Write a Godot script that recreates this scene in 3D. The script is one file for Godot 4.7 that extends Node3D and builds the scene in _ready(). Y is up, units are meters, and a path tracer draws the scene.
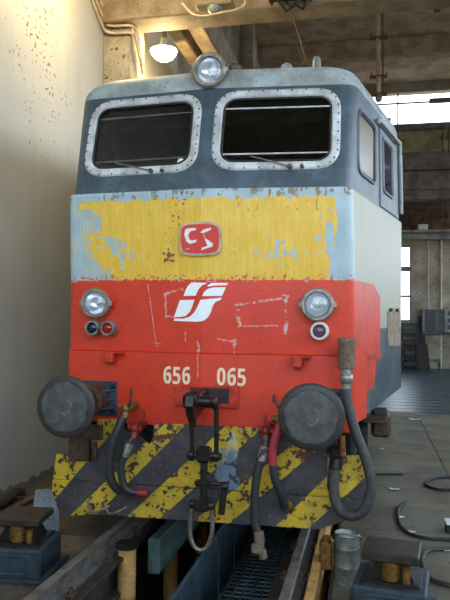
extends Node3D
# A three-tone electric locomotive over an inspection pit in a repair shed.
# Axes: x across the track (0 = centre line), y up (0 = rail top), z along the track towards the shed door.

const FLOOR_Y := -0.2
const WALL_X := -2.42
const FAR_Z := -22.3
const BACK_Z := 7.0
const CEIL_Y := 10.9

var M := {}
var used := {}
var rng := RandomNumberGenerator.new()

# ------------------------------------------------------------------ mesh helpers
func mb() -> SurfaceTool:
	var st := SurfaceTool.new()
	st.begin(Mesh.PRIMITIVE_TRIANGLES)
	return st

func vtx(st: SurfaceTool, p: Vector3, n: Vector3, uv: Vector2):
	st.set_normal(n)
	st.set_uv(uv)
	st.add_vertex(p)

func tri(st: SurfaceTool, a: Vector3, b: Vector3, c: Vector3, n: Vector3, ua = Vector2.ZERO, ub = Vector2.ZERO, uc = Vector2.ZERO):
	if (b - a).cross(c - a).dot(n) > 0.0:
		vtx(st, a, n, ua); vtx(st, c, n, uc); vtx(st, b, n, ub)
	else:
		vtx(st, a, n, ua); vtx(st, b, n, ub); vtx(st, c, n, uc)

func tri_n(st: SurfaceTool, a: Vector3, b: Vector3, c: Vector3, na: Vector3, nb: Vector3, nc: Vector3):
	if (b - a).cross(c - a).dot(na + nb + nc) > 0.0:
		vtx(st, a, na, Vector2.ZERO); vtx(st, c, nc, Vector2.ZERO); vtx(st, b, nb, Vector2.ZERO)
	else:
		vtx(st, a, na, Vector2.ZERO); vtx(st, b, nb, Vector2.ZERO); vtx(st, c, nc, Vector2.ZERO)

# flat four-sided face that looks towards «out»; uvf turns a point into texture coordinates
func quad(st: SurfaceTool, a: Vector3, b: Vector3, c: Vector3, d: Vector3, out: Vector3, uvf = null):
	var n := (b - a).cross(c - a)
	if n.length() < 1e-12:
		n = (c - a).cross(d - a)
	if n.length() < 1e-12:
		return
	n = n.normalized()
	if n.dot(out) < 0.0:
		n = -n
	var u := [Vector2.ZERO, Vector2.ZERO, Vector2.ZERO, Vector2.ZERO]
	if uvf != null:
		u = [uvf.call(a), uvf.call(b), uvf.call(c), uvf.call(d)]
	tri(st, a, b, c, n, u[0], u[1], u[2])
	tri(st, a, c, d, n, u[0], u[2], u[3])

func quad_n(st: SurfaceTool, a: Vector3, b: Vector3, c: Vector3, d: Vector3, na: Vector3, nb: Vector3, nc: Vector3, nd: Vector3):
	tri_n(st, a, b, c, na, nb, nc)
	tri_n(st, a, c, d, na, nc, nd)

# box with chamfered edges
func box(st: SurfaceTool, c: Vector3, size: Vector3, ch := 0.0, t := Basis.IDENTITY):
	var h := size * 0.5
	ch = minf(ch, minf(h.x, minf(h.y, h.z)) * 0.9)
	var pt := func(x, y, z): return c + t * Vector3(x, y, z)
	for ax in 3:
		for s in [-1.0, 1.0]:
			var u := (ax + 1) % 3
			var w := (ax + 2) % 3
			var q := []
			for k in [[-1, -1], [1, -1], [1, 1], [-1, 1]]:
				var v := Vector3.ZERO
				v[ax] = s * h[ax]
				v[u] = k[0] * (h[u] - ch)
				v[w] = k[1] * (h[w] - ch)
				q.append(pt.call(v.x, v.y, v.z))
			var o := Vector3.ZERO
			o[ax] = s
			quad(st, q[0], q[1], q[2], q[3], t * o)
	if ch > 0.0:
		for ax in 3:
			var u := (ax + 1) % 3
			var w := (ax + 2) % 3
			for k in [[-1, -1], [1, -1], [1, 1], [-1, 1]]:
				var q := []
				for e in [[0, -1], [0, 1], [1, 1], [1, -1]]:
					var v := Vector3.ZERO
					v[ax] = e[1] * (h[ax] - ch)
					v[u] = k[0] * (h[u] - (0.0 if e[0] == 0 else ch))
					v[w] = k[1] * (h[w] - (ch if e[0] == 0 else 0.0))
					q.append(pt.call(v.x, v.y, v.z))
				var o := Vector3.ZERO
				o[u] = k[0]
				o[w] = k[1]
				quad(st, q[0], q[1], q[2], q[3], t * o)
		for sx in [-1, 1]:
			for sy in [-1, 1]:
				for sz in [-1, 1]:
					var a: Vector3 = pt.call(sx * h.x, sy * (h.y - ch), sz * (h.z - ch))
					var b: Vector3 = pt.call(sx * (h.x - ch), sy * h.y, sz * (h.z - ch))
					var d: Vector3 = pt.call(sx * (h.x - ch), sy * (h.y - ch), sz * h.z)
					tri(st, a, b, d, (t * Vector3(sx, sy, sz)).normalized())

func box2(st: SurfaceTool, lo: Vector3, hi: Vector3, ch := 0.0):
	box(st, (lo + hi) * 0.5, (hi - lo).abs(), ch)

# solid of revolution: profile of Vector2(radius, height along axis); breaks smoothness at sharp bends
func lathe(st: SurfaceTool, prof: Array, at: Vector3, axis: Vector3, seg := 24):
	var up := axis.normalized()
	var sx := up.cross(Vector3.UP if absf(up.y) < 0.9 else Vector3.RIGHT).normalized()
	var sz := up.cross(sx)
	for i in prof.size() - 1:
		var p: Vector2 = prof[i]
		var q: Vector2 = prof[i + 1]
		var d := q - p
		if d.length() < 1e-7:
			continue
		var n2 := Vector2(d.y, -d.x).normalized()
		var nn := [n2, n2]
		if i > 0:
			var e: Vector2 = p - prof[i - 1]
			var m2 := Vector2(e.y, -e.x).normalized()
			if m2.dot(n2) > 0.8:
				nn[0] = (m2 + n2).normalized()
		if i < prof.size() - 2:
			var e2: Vector2 = prof[i + 2] - q
			var m3 := Vector2(e2.y, -e2.x).normalized()
			if m3.dot(n2) > 0.8:
				nn[1] = (m3 + n2).normalized()
		for k in seg:
			var a0 := TAU * k / seg
			var a1 := TAU * (k + 1) / seg
			var r0 := sx * cos(a0) + sz * sin(a0)
			var r1 := sx * cos(a1) + sz * sin(a1)
			var a := at + r0 * p.x + up * p.y
			var b := at + r1 * p.x + up * p.y
			var c := at + r1 * q.x + up * q.y
			var e3 := at + r0 * q.x + up * q.y
			var na0: Vector3 = r0 * nn[0].x + up * nn[0].y
			var nb0: Vector3 = r1 * nn[0].x + up * nn[0].y
			var nc0: Vector3 = r1 * nn[1].x + up * nn[1].y
			var nd0: Vector3 = r0 * nn[1].x + up * nn[1].y
			if p.x < 1e-6:
				tri_n(st, a, c, e3, na0, nc0, nd0)
			elif q.x < 1e-6:
				tri_n(st, a, b, c, na0, nb0, nc0)
			else:
				quad_n(st, a, b, c, e3, na0, nb0, nc0, nd0)

func cyl(st: SurfaceTool, a: Vector3, b: Vector3, r: float, seg := 14, ch := 0.0):
	var l := (b - a).length()
	var c := minf(ch, minf(r, l * 0.5) * 0.8)
	if c > 0.0:
		lathe(st, [Vector2(0, 0), Vector2(r - c, 0), Vector2(r, c), Vector2(r, l - c), Vector2(r - c, l), Vector2(0, l)], a, b - a, seg)
	else:
		lathe(st, [Vector2(0, 0), Vector2(r, 0), Vector2(r, l), Vector2(0, l)], a, b - a, seg)

func ball(st: SurfaceTool, at: Vector3, r: float, seg := 12):
	var prof := []
	for i in 9:
		var a := -PI / 2 + PI * i / 8.0
		prof.append(Vector2(maxf(0.0, r * cos(a)), r * sin(a)))
	lathe(st, prof, at, Vector3.UP, seg)

# round bar swept along a smoothed line of points
func smooth_line(pts: Array, per := 6) -> Array:
	var out := []
	for i in pts.size() - 1:
		var p0: Vector3 = pts[maxi(i - 1, 0)]
		var p1: Vector3 = pts[i]
		var p2: Vector3 = pts[i + 1]
		var p3: Vector3 = pts[mini(i + 2, pts.size() - 1)]
		for k in per:
			out.append(p1.cubic_interpolate(p2, p0, p3, float(k) / per))
	out.append(pts[pts.size() - 1])
	return out

func tube(st: SurfaceTool, pts: Array, r: float, seg := 10, per := 6):
	var line: Array = smooth_line(pts, per) if per > 1 else pts
	var n := line.size()
	var rings := []
	var norms := []
	var prev := Vector3.ZERO
	for i in n:
		var d: Vector3 = (line[mini(i + 1, n - 1)] - line[maxi(i - 1, 0)]).normalized()
		var s: Vector3
		if i == 0:
			s = d.cross(Vector3.UP if absf(d.y) < 0.9 else Vector3.RIGHT).normalized()
		else:
			s = (prev - d * prev.dot(d)).normalized()
		prev = s
		var w := d.cross(s)
		var ring := []
		var nr := []
		for k in seg:
			var a := TAU * k / seg
			var o := s * cos(a) + w * sin(a)
			ring.append(line[i] + o * r)
			nr.append(o)
		rings.append(ring)
		norms.append(nr)
	for i in n - 1:
		for k in seg:
			var j := (k + 1) % seg
			quad_n(st, rings[i][k], rings[i][j], rings[i + 1][j], rings[i + 1][k], norms[i][k], norms[i][j], norms[i + 1][j], norms[i + 1][k])
	for e in [0, n - 1]:
		var o: Vector3 = (line[0] - line[1]) if e == 0 else (line[n - 1] - line[n - 2])
		for k in seg:
			tri(st, line[e], rings[e][k], rings[e][(k + 1) % seg], o.normalized())

# extruded polygon; each 2D point goes through «f» (Vector2, depth) -> Vector3
func slab(st: SurfaceTool, poly: PackedVector2Array, f: Callable, d0: float, d1: float, uvf = null):
	var idx := Geometry2D.triangulate_polygon(poly)
	var c2 := Vector2.ZERO
	for p in poly:
		c2 += p / poly.size()
	var out: Vector3 = (f.call(c2, d1) - f.call(c2, d0)).normalized()
	for i in range(0, idx.size(), 3):
		for s in [[d1, out], [d0, -out]]:
			var a: Vector3 = f.call(poly[idx[i]], s[0])
			var b: Vector3 = f.call(poly[idx[i + 1]], s[0])
			var c: Vector3 = f.call(poly[idx[i + 2]], s[0])
			var n: Vector3 = (b - a).cross(c - a).normalized()
			if n.dot(s[1]) < 0.0:
				n = -n
			if uvf != null:
				tri(st, a, b, c, n, uvf.call(a), uvf.call(b), uvf.call(c))
			else:
				tri(st, a, b, c, n)
	var cw := Geometry2D.is_polygon_clockwise(poly)
	for i in poly.size():
		var p := poly[i]
		var q := poly[(i + 1) % poly.size()]
		var e := (q - p)
		var on := Vector2(e.y, -e.x) * (-1.0 if cw else 1.0)
		var o3: Vector3 = f.call((p + q) * 0.5 + on.normalized() * 0.001, d0) - f.call((p + q) * 0.5, d0)
		quad(st, f.call(p, d0), f.call(q, d0), f.call(q, d1), f.call(p, d1), o3, uvf)

# point of a rounded rectangle for square perimeter coordinates (a, b) in [-1, 1]
func rr(a: float, b: float, hw: float, hh: float, r: float) -> Vector2:
	var p := Vector2(a * hw, b * hh)
	var q := Vector2(clampf(p.x, -(hw - r), hw - r), clampf(p.y, -(hh - r), hh - r))
	var d := p - q
	if d.length() < 1e-9:
		return p
	return q + d.normalized() * r if absf(d.x) > 1e-9 and absf(d.y) > 1e-9 else p

func square_ring(per := 12) -> Array:
	var o := []
	for side in 4:
		for k in per:
			var t := -1.0 + 2.0 * k / per
			o.append([Vector2(t, -1), Vector2(1, t), Vector2(-t, 1), Vector2(-1, -t)][side])
	return o

# rounded rectangular ring with thickness, mapped by f(Vector2, depth)
func ring_frame(st: SurfaceTool, c: Vector2, hw: float, hh: float, r: float, w: float, f: Callable, d0: float, d1: float, skew := 0.0):
	var ring := square_ring()
	var bev := minf(0.012, w * 0.3)
	var path := [[0.0, d0], [0.0, d1 - bev], [bev, d1], [w - bev, d1], [w, d1 - bev], [w, d0]]
	for i in ring.size():
		var j: int = (i + 1) % ring.size()
		for k in path.size() - 1:
			var q := []
			for e in [[i, k], [j, k], [j, k + 1], [i, k + 1]]:
				var s: Vector2 = ring[e[0]]
				var ins: float = path[e[1]][0]
				var p := rr(s.x, s.y, hw - ins, hh - ins, maxf(r - ins, 0.01))
				p.x += skew * p.y
				q.append(f.call(c + p, path[e[1]][1]))
			var o: Vector3 = f.call(c, 1.0) - f.call(c, 0.0)
			if k == 0:
				o = q[0] - f.call(c, d0)
			elif k == 4:
				o = f.call(c, d0) - q[0]
			quad(st, q[0], q[1], q[2], q[3], o)

# filled rounded rectangle with thickness
func rr_plate(st: SurfaceTool, c: Vector2, hw: float, hh: float, r: float, f: Callable, d0: float, d1: float, skew := 0.0):
	var ring := square_ring(10)
	var out: Vector3 = (f.call(c, 1.0) - f.call(c, 0.0)).normalized()
	for i in ring.size():
		var a: Vector2 = ring[i]
		var b: Vector2 = ring[(i + 1) % ring.size()]
		var p := rr(a.x, a.y, hw, hh, r)
		var q := rr(b.x, b.y, hw, hh, r)
		p.x += skew * p.y
		q.x += skew * q.y
		p += c
		q += c
		var n: Vector3 = (f.call(p, d1) - f.call(c, d1)).cross(f.call(q, d1) - f.call(c, d1)).normalized()
		if n.dot(out) < 0.0:
			n = -n
		tri(st, f.call(c, d1), f.call(p, d1), f.call(q, d1), n)
		tri(st, f.call(c, d0), f.call(p, d0), f.call(q, d0), -n)
		quad(st, f.call(p, d0), f.call(q, d0), f.call(q, d1), f.call(p, d1), f.call(p, d0) - f.call(c, d0))

# flat panel over a 2D rectangle with a rounded hole; f(Vector2, depth)
func panel_with_hole(st: SurfaceTool, corners: Array, hc: Vector2, hw: float, hh: float, r: float, f: Callable, out: Vector3, skew := 0.0):
	var ring := square_ring()
	for i in ring.size():
		var q := []
		for e in [[i, 0], [(i + 1) % ring.size(), 0], [(i + 1) % ring.size(), 1], [i, 1]]:
			var s: Vector2 = ring[e[0]]
			if e[1] == 0:
				var u := (s.x + 1) / 2
				var v := (s.y + 1) / 2
				var lo: Vector2 = corners[0].lerp(corners[1], u)
				var hi: Vector2 = corners[3].lerp(corners[2], u)
				q.append(f.call(lo.lerp(hi, v), 0.0))
			else:
				var p := rr(s.x, s.y, hw, hh, r)
				p.x += skew * p.y
				q.append(f.call(hc + p, 0.0))
		quad(st, q[0], q[1], q[2], q[3], out)

# ------------------------------------------------------------------ scene-tree helpers
func numbered(called: String) -> String:
	var n: int = used.get(called, 0)
	used[called] = n + 1
	return called if n == 0 else "%s_%03d" % [called, n]

func put(st: SurfaceTool, called: String, m: Material, parent: Node, kind := "") -> MeshInstance3D:
	var o := MeshInstance3D.new()
	o.mesh = st.commit()
	o.material_override = m
	o.name = numbered(called) if parent == self else called
	o.cast_shadow = GeometryInstance3D.SHADOW_CASTING_SETTING_ON
	parent.add_child(o, true)
	if kind:
		o.set_meta("kind", kind)
	return o

func shared(mesh: Mesh, called: String, m: Material, parent: Node, at: Transform3D) -> MeshInstance3D:
	var o := MeshInstance3D.new()
	o.mesh = mesh
	o.material_override = m
	o.name = numbered(called) if parent == self else called
	o.transform = at
	parent.add_child(o, true)
	return o

func thing(called: String, label: String, category: String, at := Vector3.ZERO, group := "") -> Node3D:
	var o := Node3D.new()
	o.name = numbered(called)
	add_child(o)
	o.position = at
	o.set_meta("label", label)
	o.set_meta("category", category)
	if group:
		o.set_meta("group", group)
	return o

func tag(o: Node3D, label: String, category: String, group := "", kind := "") -> Node3D:
	o.set_meta("label", label)
	o.set_meta("category", category)
	if group:
		o.set_meta("group", group)
	if kind:
		o.set_meta("kind", kind)
	return o

func structure(o: Node3D, label: String, category := "") -> Node3D:
	o.set_meta("kind", "structure")
	o.set_meta("label", label)
	if category:
		o.set_meta("category", category)
	return o

# ------------------------------------------------------------------ materials
func noise_bytes(w: int, h: int, freq: float, sd: int, oct := 4, type := FastNoiseLite.TYPE_SIMPLEX_SMOOTH, seamless := false) -> PackedByteArray:
	var n := FastNoiseLite.new()
	n.noise_type = type
	n.frequency = freq
	n.fractal_octaves = oct
	n.seed = sd
	var im: Image = n.get_seamless_image(w, h) if seamless else n.get_image(w, h)
	im.convert(Image.FORMAT_L8)
	return im.get_data()

# two or three colours mixed by layered noise, tileable
func mottled(a: Color, b: Color, c: Color, sd: int, f1: float, f2: float, spots := 0.72, size := 512) -> ImageTexture:
	var n1 := noise_bytes(size, size, f1, sd, 4, FastNoiseLite.TYPE_SIMPLEX_SMOOTH, true)
	var n2 := noise_bytes(size, size, f2, sd + 7, 3, FastNoiseLite.TYPE_SIMPLEX_SMOOTH, true)
	var d := PackedByteArray()
	d.resize(size * size * 3)
	for i in size * size:
		var t := clampf((n1[i] / 255.0 - 0.25) * 2.0, 0.0, 1.0)
		var g := n2[i] / 255.0
		var col := a.lerp(b, t)
		var k := smoothstep(spots, spots + 0.1, g)
		col = col.lerp(c, k)
		col = col * (0.9 + 0.2 * g)
		d[i * 3] = int(clampf(col.r, 0, 1) * 255)
		d[i * 3 + 1] = int(clampf(col.g, 0, 1) * 255)
		d[i * 3 + 2] = int(clampf(col.b, 0, 1) * 255)
	return ImageTexture.create_from_image(Image.create_from_data(size, size, false, Image.FORMAT_RGB8, d))

func sm(called: String, col: Color, rough := 0.6, metal := 0.0, tex: Texture2D = null, scale := 1.0, spec := 0.5) -> StandardMaterial3D:
	var m := StandardMaterial3D.new()
	m.resource_name = called
	m.albedo_color = col
	m.roughness = rough
	m.metallic = metal
	m.metallic_specular = spec
	if tex:
		m.albedo_texture = tex
		m.uv1_triplanar = true
		m.uv1_world_triplanar = true
		m.uv1_scale = Vector3.ONE * scale
	M[called] = m
	return m

func rgb(r: int, g: int, b: int) -> Color:
	return Color(r / 255.0, g / 255.0, b / 255.0)

func seg_dist(p: Vector2, a: Vector2, b: Vector2) -> float:
	return p.distance_to(Geometry2D.get_closest_point_to_segment(p, a, b))

# paint of the nose: x in [-1.2, 1.2], y in [0.9, 2.7]; 2 mm a pixel
func paint_nose() -> ImageTexture:
	var W := 1200
	var H := 900
	var n1 := noise_bytes(W, H, 0.008, 11)
	var n2 := noise_bytes(W, H, 0.05, 12, 3)
	var n3 := noise_bytes(W, H, 0.02, 13, 5)
	var d := PackedByteArray()
	d.resize(W * H * 3)
	var red := rgb(218, 60, 30)
	var red2 := rgb(206, 55, 30)
	var yel := rgb(228, 180, 52)
	var pale := rgb(176, 196, 200)
	var rust := rgb(104, 62, 34)
	var dirt := rgb(92, 78, 62)
	var chalk := rgb(205, 176, 176)
	for j in H:
		var y := 2.7 - (j + 0.5) * 0.002
		for i in W:
			var x := -1.2 + (i + 0.5) * 0.002
			var k := j * W + i
			var a := n1[k] / 255.0 - 0.5
			var b := n2[k] / 255.0 - 0.5
			var c := n3[k] / 255.0 - 0.5
			var s := n2[(j / 14) * W + i] / 255.0 - 0.5        # grain drawn out downwards
			var col: Color
			var edge := 1.988 + b * 0.02
			if y < edge:
				col = red.lerp(red2, clampf(0.5 + a * 1.2 + s * 0.4, 0, 1))
				if c > 0.24:
					col = col.lerp(rgb(176, 52, 34), 0.4)
				if y > edge - 0.02 and b + c > 0.2:
					col = col.lerp(pale, 0.7)
			else:
				# yellow field worn through to the pale primer
				var right := 1.0 - 0.04 * (2.46 - y) / 0.46 + a * 0.06
				if y > 2.46:
					right = 1.0 + 0.03 * (y - 2.46) / 0.17 + a * 0.06
				var left := -1.035 + a * 0.04
				if y < 2.55:
					left = -0.90 + (2.55 - y) * 0.35 + a * 0.2 + s * 0.10
				if y < 2.38:
					left = -0.86 + a * 0.5 + s * 0.2 + b * 0.1
				if y < 2.28:
					left = -0.92 + a * 0.4 + s * 0.2 + b * 0.06
				if y < 2.16:
					left = -0.80 + a * 0.5 + s * 0.16 + b * 0.06
				var top := 2.607 + b * 0.03 + c * 0.06
				var is_yel := x > left and x < right and y < top
				# scraped places
				if is_yel:
					var w1 := absf(x + 0.72) / 0.2 + absf(y - (2.25 + (x + 0.72) * -0.4)) / 0.13
					if w1 + c * 2.2 + s * 0.9 < 0.62:
						is_yel = false
					var w2 := absf(x - 0.6) / 0.34 + absf(y - 2.2) / 0.14
					var w3 := absf(x - 0.95) / 0.14 + absf(y - 2.3) / 0.3
					if w2 + c * 2.4 + s * 1.4 < 0.22 or w3 + c * 1.6 + s * 1.0 < 0.35:
						is_yel = false
				if is_yel:
					col = yel.lerp(rgb(234, 194, 80), clampf(0.5 + a + s * 0.6, 0, 1))
					if c > 0.27:
						col = col.lerp(rgb(210, 168, 66), 0.5)
				else:
					col = pale.lerp(rgb(158, 178, 184), clampf(0.5 + a * 1.4 + s, 0, 1))
					if y < top and x > left - 0.2 and x < right and s > 0.0:
						col = col.lerp(yel, 0.3)
				if y > 2.6 and c * 0.8 + s * 0.6 + b * 0.4 + (y - 2.6) * 1.2 > 0.16:
					col = col.lerp(dirt, 0.45)
				if x > 0.1 and y > 2.5 and s + c * 0.8 > 0.34 - (y - 2.5):
					col = col.lerp(rgb(150, 110, 50), 0.5)
				# red overspray and flaking just above the red edge
				if y < 2.022 + 0.012 * sin(x * 23.0) and b + c * 0.5 > 0.12:
					col = red.lerp(pale, 0.25)
			# rust chips
			var r := 0.0
			var rp := Vector2(x + 0.265, y - 2.17)
			var ra := 0.04 * (0.3 + 0.9 * absf(sin(rp.angle() * 2.5 + 1.0))) + b * 0.09 + c * 0.05
			if rp.length() < ra:
				r = 0.85
			if y > 2.0 and x < 0.25 and x > -0.5 and b > 0.36 and c > 0.02:
				r = 0.8
			if y > 2.0 and absf(x + 0.26 - (y - 2.3) * 0.4) < 0.055 and y > 2.27 and b > 0.2:
				r = 0.8
			if b > 0.41 and c > 0.1:
				r = 0.7
			if r > 0.0:
				col = col.lerp(rust, r)
			col = col * (0.985 + 0.05 * s + 0.04 * b)
			d[k * 3] = int(clampf(col.r, 0, 1) * 255)
			d[k * 3 + 1] = int(clampf(col.g, 0, 1) * 255)
			d[k * 3 + 2] = int(clampf(col.b, 0, 1) * 255)
	var im := Image.create_from_data(W, H, false, Image.FORMAT_RGB8, d)
	# chalky glue marks left by removed plates on the red paint: [from x, y, to x, y, half width]
	var marks := [[-0.285, 1.878, -0.135, 1.912, .012], [-0.275, 1.87, -0.27, 1.70, .009], [-0.27, 1.705, -0.2, 1.70, .009],
		[-0.012, 1.52, -0.012, 1.45, .016], [-0.012, 1.425, -0.010, 1.24, .007], [-0.115, 1.58, -0.115, 1.51, .006],
		[0.27, 1.795, 0.645, 1.855, .011], [0.64, 1.865, 0.64, 1.84, .026], [0.642, 1.85, 0.642, 1.605, .011], [0.642, 1.64, 0.642, 1.6, .022],
		[0.285, 1.75, 0.305, 1.62, .016], [0.305, 1.635, 0.61, 1.645, .006], [0.255, 1.52, 0.262, 1.512, .024], [0.14, 1.535, 0.255, 1.52, .006], [0.258, 1.5, 0.262, 1.43, .007],
		[-0.42, 1.95, -0.35, 1.47, .005], [-0.40, 1.5, -0.3, 1.49, .004]]
	for mk in marks:
		var p := Vector2(mk[0] + (mk[0] - 1.24) * 0.016, mk[1])
		var q := Vector2(mk[2] + (mk[2] - 1.24) * 0.016, mk[3])
		var w: float = mk[4]
		for j in range(maxi(0, int((2.7 - maxf(p.y, q.y) - w - 0.01) / 0.002)), mini(H, int((2.7 - minf(p.y, q.y) + w + 0.01) / 0.002))):
			for i in range(maxi(0, int((minf(p.x, q.x) + 1.2 - w - 0.01) / 0.002)), mini(W, int((maxf(p.x, q.x) + 1.2 + w + 0.01) / 0.002))):
				var pt := Vector2(-1.2 + (i + 0.5) * 0.002, 2.7 - (j + 0.5) * 0.002)
				var b := n2[j * W + i] / 255.0 - 0.5
				var c := n3[j * W + i] / 255.0 - 0.5
				if seg_dist(pt, p, q) < w * (0.75 + b * 1.6) and c > -0.16:
					im.set_pixel(i, j, im.get_pixel(i, j).lerp(chalk, 0.75 + 0.2 * b))
	return ImageTexture.create_from_image(im)

# paint of the cab side: z in [-2.6, -0.4], y in [0.8, 2.7]; 4 mm a pixel
func paint_side() -> ImageTexture:
	var W := 550
	var H := 475
	var n1 := noise_bytes(W, H, 0.012, 21)
	var n2 := noise_bytes(W, H, 0.07, 22, 3)
	var d := PackedByteArray()
	d.resize(W * H * 3)
	var red := rgb(212, 58, 30)
	var white := rgb(154, 154, 138)
	var blue := rgb(46, 62, 76)
	for j in H:
		var y := 2.7 - (j + 0.5) * 0.004
		for i in W:
			var z := -0.4 - (i + 0.5) * 0.004
			var k := j * W + i
			var a := n1[k] / 255.0 - 0.5
			var b := n2[k] / 255.0 - 0.5
			var s := n2[(j / 10) * W + i] / 255.0 - 0.5
			var col := white.lerp(rgb(160, 158, 134), clampf(0.4 + a * 1.5 + s * 1.2, 0, 1))
			if y < 1.62 + b * 0.01:
				col = blue.lerp(rgb(62, 76, 84), clampf(0.5 + a * 2.0 + s, 0, 1))
				if s + a > 0.3:
					col = col.lerp(rgb(112, 104, 84), 0.5)
			var zr := -1.24 - clampf((1.99 - y) / 0.1, 0, 1) * 0.27       # rear edge of the red field
			if y < 1.38:
				zr = -1.38 + (1.34 - y) * 0.5
			if y < 1.99 and y > 1.12 + b * 0.01 and z > zr + b * 0.012:
				col = red.lerp(rgb(190, 50, 32), clampf(0.5 + a * 1.5 + s, 0, 1))
				if y < 1.6 and a + s > 0.28:
					col = col.lerp(rgb(128, 64, 44), 0.4)
			if b > 0.4:
				col = col.lerp(rgb(96, 72, 50), 0.6)
			if z > -0.53 and y > 1.99:
				col = rgb(160, 176, 178) * (1.0 + 0.1 * b)
			d[k * 3] = int(clampf(col.r, 0, 1) * 255)
			d[k * 3 + 1] = int(clampf(col.g, 0, 1) * 255)
			d[k * 3 + 2] = int(clampf(col.b, 0, 1) * 255)
	return ImageTexture.create_from_image(Image.create_from_data(W, H, false, Image.FORMAT_RGB8, d))

# hazard stripes of the plough: x in [-1.3, 1.3], y in [0.05, 0.95]; 2.5 mm a pixel
func paint_plough() -> ImageTexture:
	var W := 1040
	var H := 360
	var n1 := noise_bytes(W, H, 0.012, 31)
	var n2 := noise_bytes(W, H, 0.06, 32, 3)
	var n3 := noise_bytes(W, H, 0.022, 33, 4)
	var d := PackedByteArray()
	d.resize(W * H * 3)
	var edges := [-0.965, -0.67, -0.485, -0.21, 0.06, 0.37, 0.61, 0.90, 1.165]
	var slopes := [1.15, 0.98, 1.02, 0.95, 0.92, 0.82, 0.9, 1.05, 0.96]
	var yel := rgb(212, 176, 40)
	var dark := rgb(62, 58, 60)
	for j in H:
		var y := 0.95 - (j + 0.5) * 0.0025
		for i in W:
			var x := -1.3 + (i + 0.5) * 0.0025
			var k := j * W + i
			var a := n1[k] / 255.0 - 0.5
			var b := n2[k] / 255.0 - 0.5
			var c := n3[k] / 255.0 - 0.5
			var n := 0
			for e in 9:
				if x > edges[e] + (y - 0.5) / slopes[e] + b * 0.006:
					n += 1
			var col: Color
			if n % 2 == 0:
				col = yel.lerp(rgb(190, 160, 48), clampf(0.5 + a * 2.0, 0, 1))
				if b * 0.8 + c * 0.9 > 0.17 + (0.10 if x > 0.6 else 0.0):
					col = rgb(66, 50, 34)
				elif b * 0.8 + c * 0.9 > 0.13:
					col = rgb(140, 112, 40)
				var rb := Vector2((x - 0.44) / 0.2, (y - 0.80 + 0.12 * sin(x * 17.0)) / 0.035).length() + b * 1.6 + c * 1.2
				var rc := Vector2((x - 0.80) / 0.13, (y - 0.73 - 0.1 * sin(x * 21.0 + 1.0) * 0.3) / 0.04).length() + b * 1.6 + c
				var rd := Vector2((x + 0.3) / 0.2, (y - 0.78 - 0.2 * (x + 0.3)) / 0.03).length() + b * 1.6 + c * 1.2
				if rb < 0.8 or rc < 0.8 or rd < 0.7:
					col = rgb(98, 56, 34)
			else:
				col = dark.lerp(rgb(76, 71, 71), clampf(0.5 + a * 1.8 + b * 0.5, 0, 1))
				if b + c > 0.42:
					col = col.lerp(rgb(140, 120, 60), 0.5)
			# spilt pale paint beside the coupling
			var pw := 0.075 + 0.05 * a + b * 0.03
			if absf(x - 0.20 - (0.7 - y) * 0.03) < pw and y < 0.72 + b * 0.04 and y > 0.40 and c > -0.2:
				col = col.lerp(rgb(126, 150, 172), 0.75)
			if Vector2((x - 0.25) / 0.05, (y - 0.74) / 0.11).length() + b < 0.8 and Vector2((x - 0.25) / 0.025, (y - 0.70) / 0.06).length() > 0.9:
				col = col.lerp(rgb(190, 196, 190), 0.7)
			col = col * (0.97 + 0.14 * b)
			d[k * 3] = int(clampf(col.r, 0, 1) * 255)
			d[k * 3 + 1] = int(clampf(col.g, 0, 1) * 255)
			d[k * 3 + 2] = int(clampf(col.b, 0, 1) * 255)
	return ImageTexture.create_from_image(Image.create_from_data(W, H, false, Image.FORMAT_RGB8, d))

# plaster of the left wall with flaked spots: z in [-8, 7] along u, y in [-0.2, 10.9] along v
func paint_wall() -> ImageTexture:
	var W := 1500
	var H := 1110
	var n1 := noise_bytes(W, H, 0.004, 41, 5)
	var n2 := noise_bytes(W, H, 0.045, 42, 3)
	var n3 := noise_bytes(W, H, 0.013, 43, 4)
	var n4 := noise_bytes(W, H, 0.13, 44, 2)
	var d := PackedByteArray()
	d.resize(W * H * 3)
	for j in H:
		var y := CEIL_Y - (j + 0.5) * 0.01
		for i in W:
			var z := 7.0 - (i + 0.5) * 0.01
			var k := j * W + i
			var a := n1[k] / 255.0 - 0.5
			var b := n2[k] / 255.0 - 0.5
			var c := n3[k] / 255.0 - 0.5
			var s := n2[(j / 18) * W + i] / 255.0 - 0.5
			var col := rgb(198, 198, 190).lerp(rgb(184, 184, 177), clampf(0.5 + a * 1.6 + s * 0.5, 0, 1))
			# flaked spots where the photograph shows them, in a slanting field high on the wall
			var fx := (z + 2.5 - (y - 4.6) * 0.10) / 0.85
			var fy := (y - 4.7) / 1.25
			var field := 1.0 - fx * fx - fy * fy
			var e4 := n4[k] / 255.0 - 0.5
			if field > 0.0 and e4 > 0.40 - field * 0.12 - clampf(c, -0.1, 0.3) * 0.4:
				col = rgb(138, 112, 72)
			if e4 > 0.43 and c > 0.12 and y < 5.5:
				col = rgb(150, 132, 100)
			# scuffs and damp near the ground
			if y < -0.1 + b * 0.12:
				col = col.lerp(rgb(110, 100, 86), 0.7)
			d[k * 3] = int(clampf(col.r, 0, 1) * 255)
			d[k * 3 + 1] = int(clampf(col.g, 0, 1) * 255)
			d[k * 3 + 2] = int(clampf(col.b, 0, 1) * 255)
	return ImageTexture.create_from_image(Image.create_from_data(W, H, false, Image.FORMAT_RGB8, d))

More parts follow.
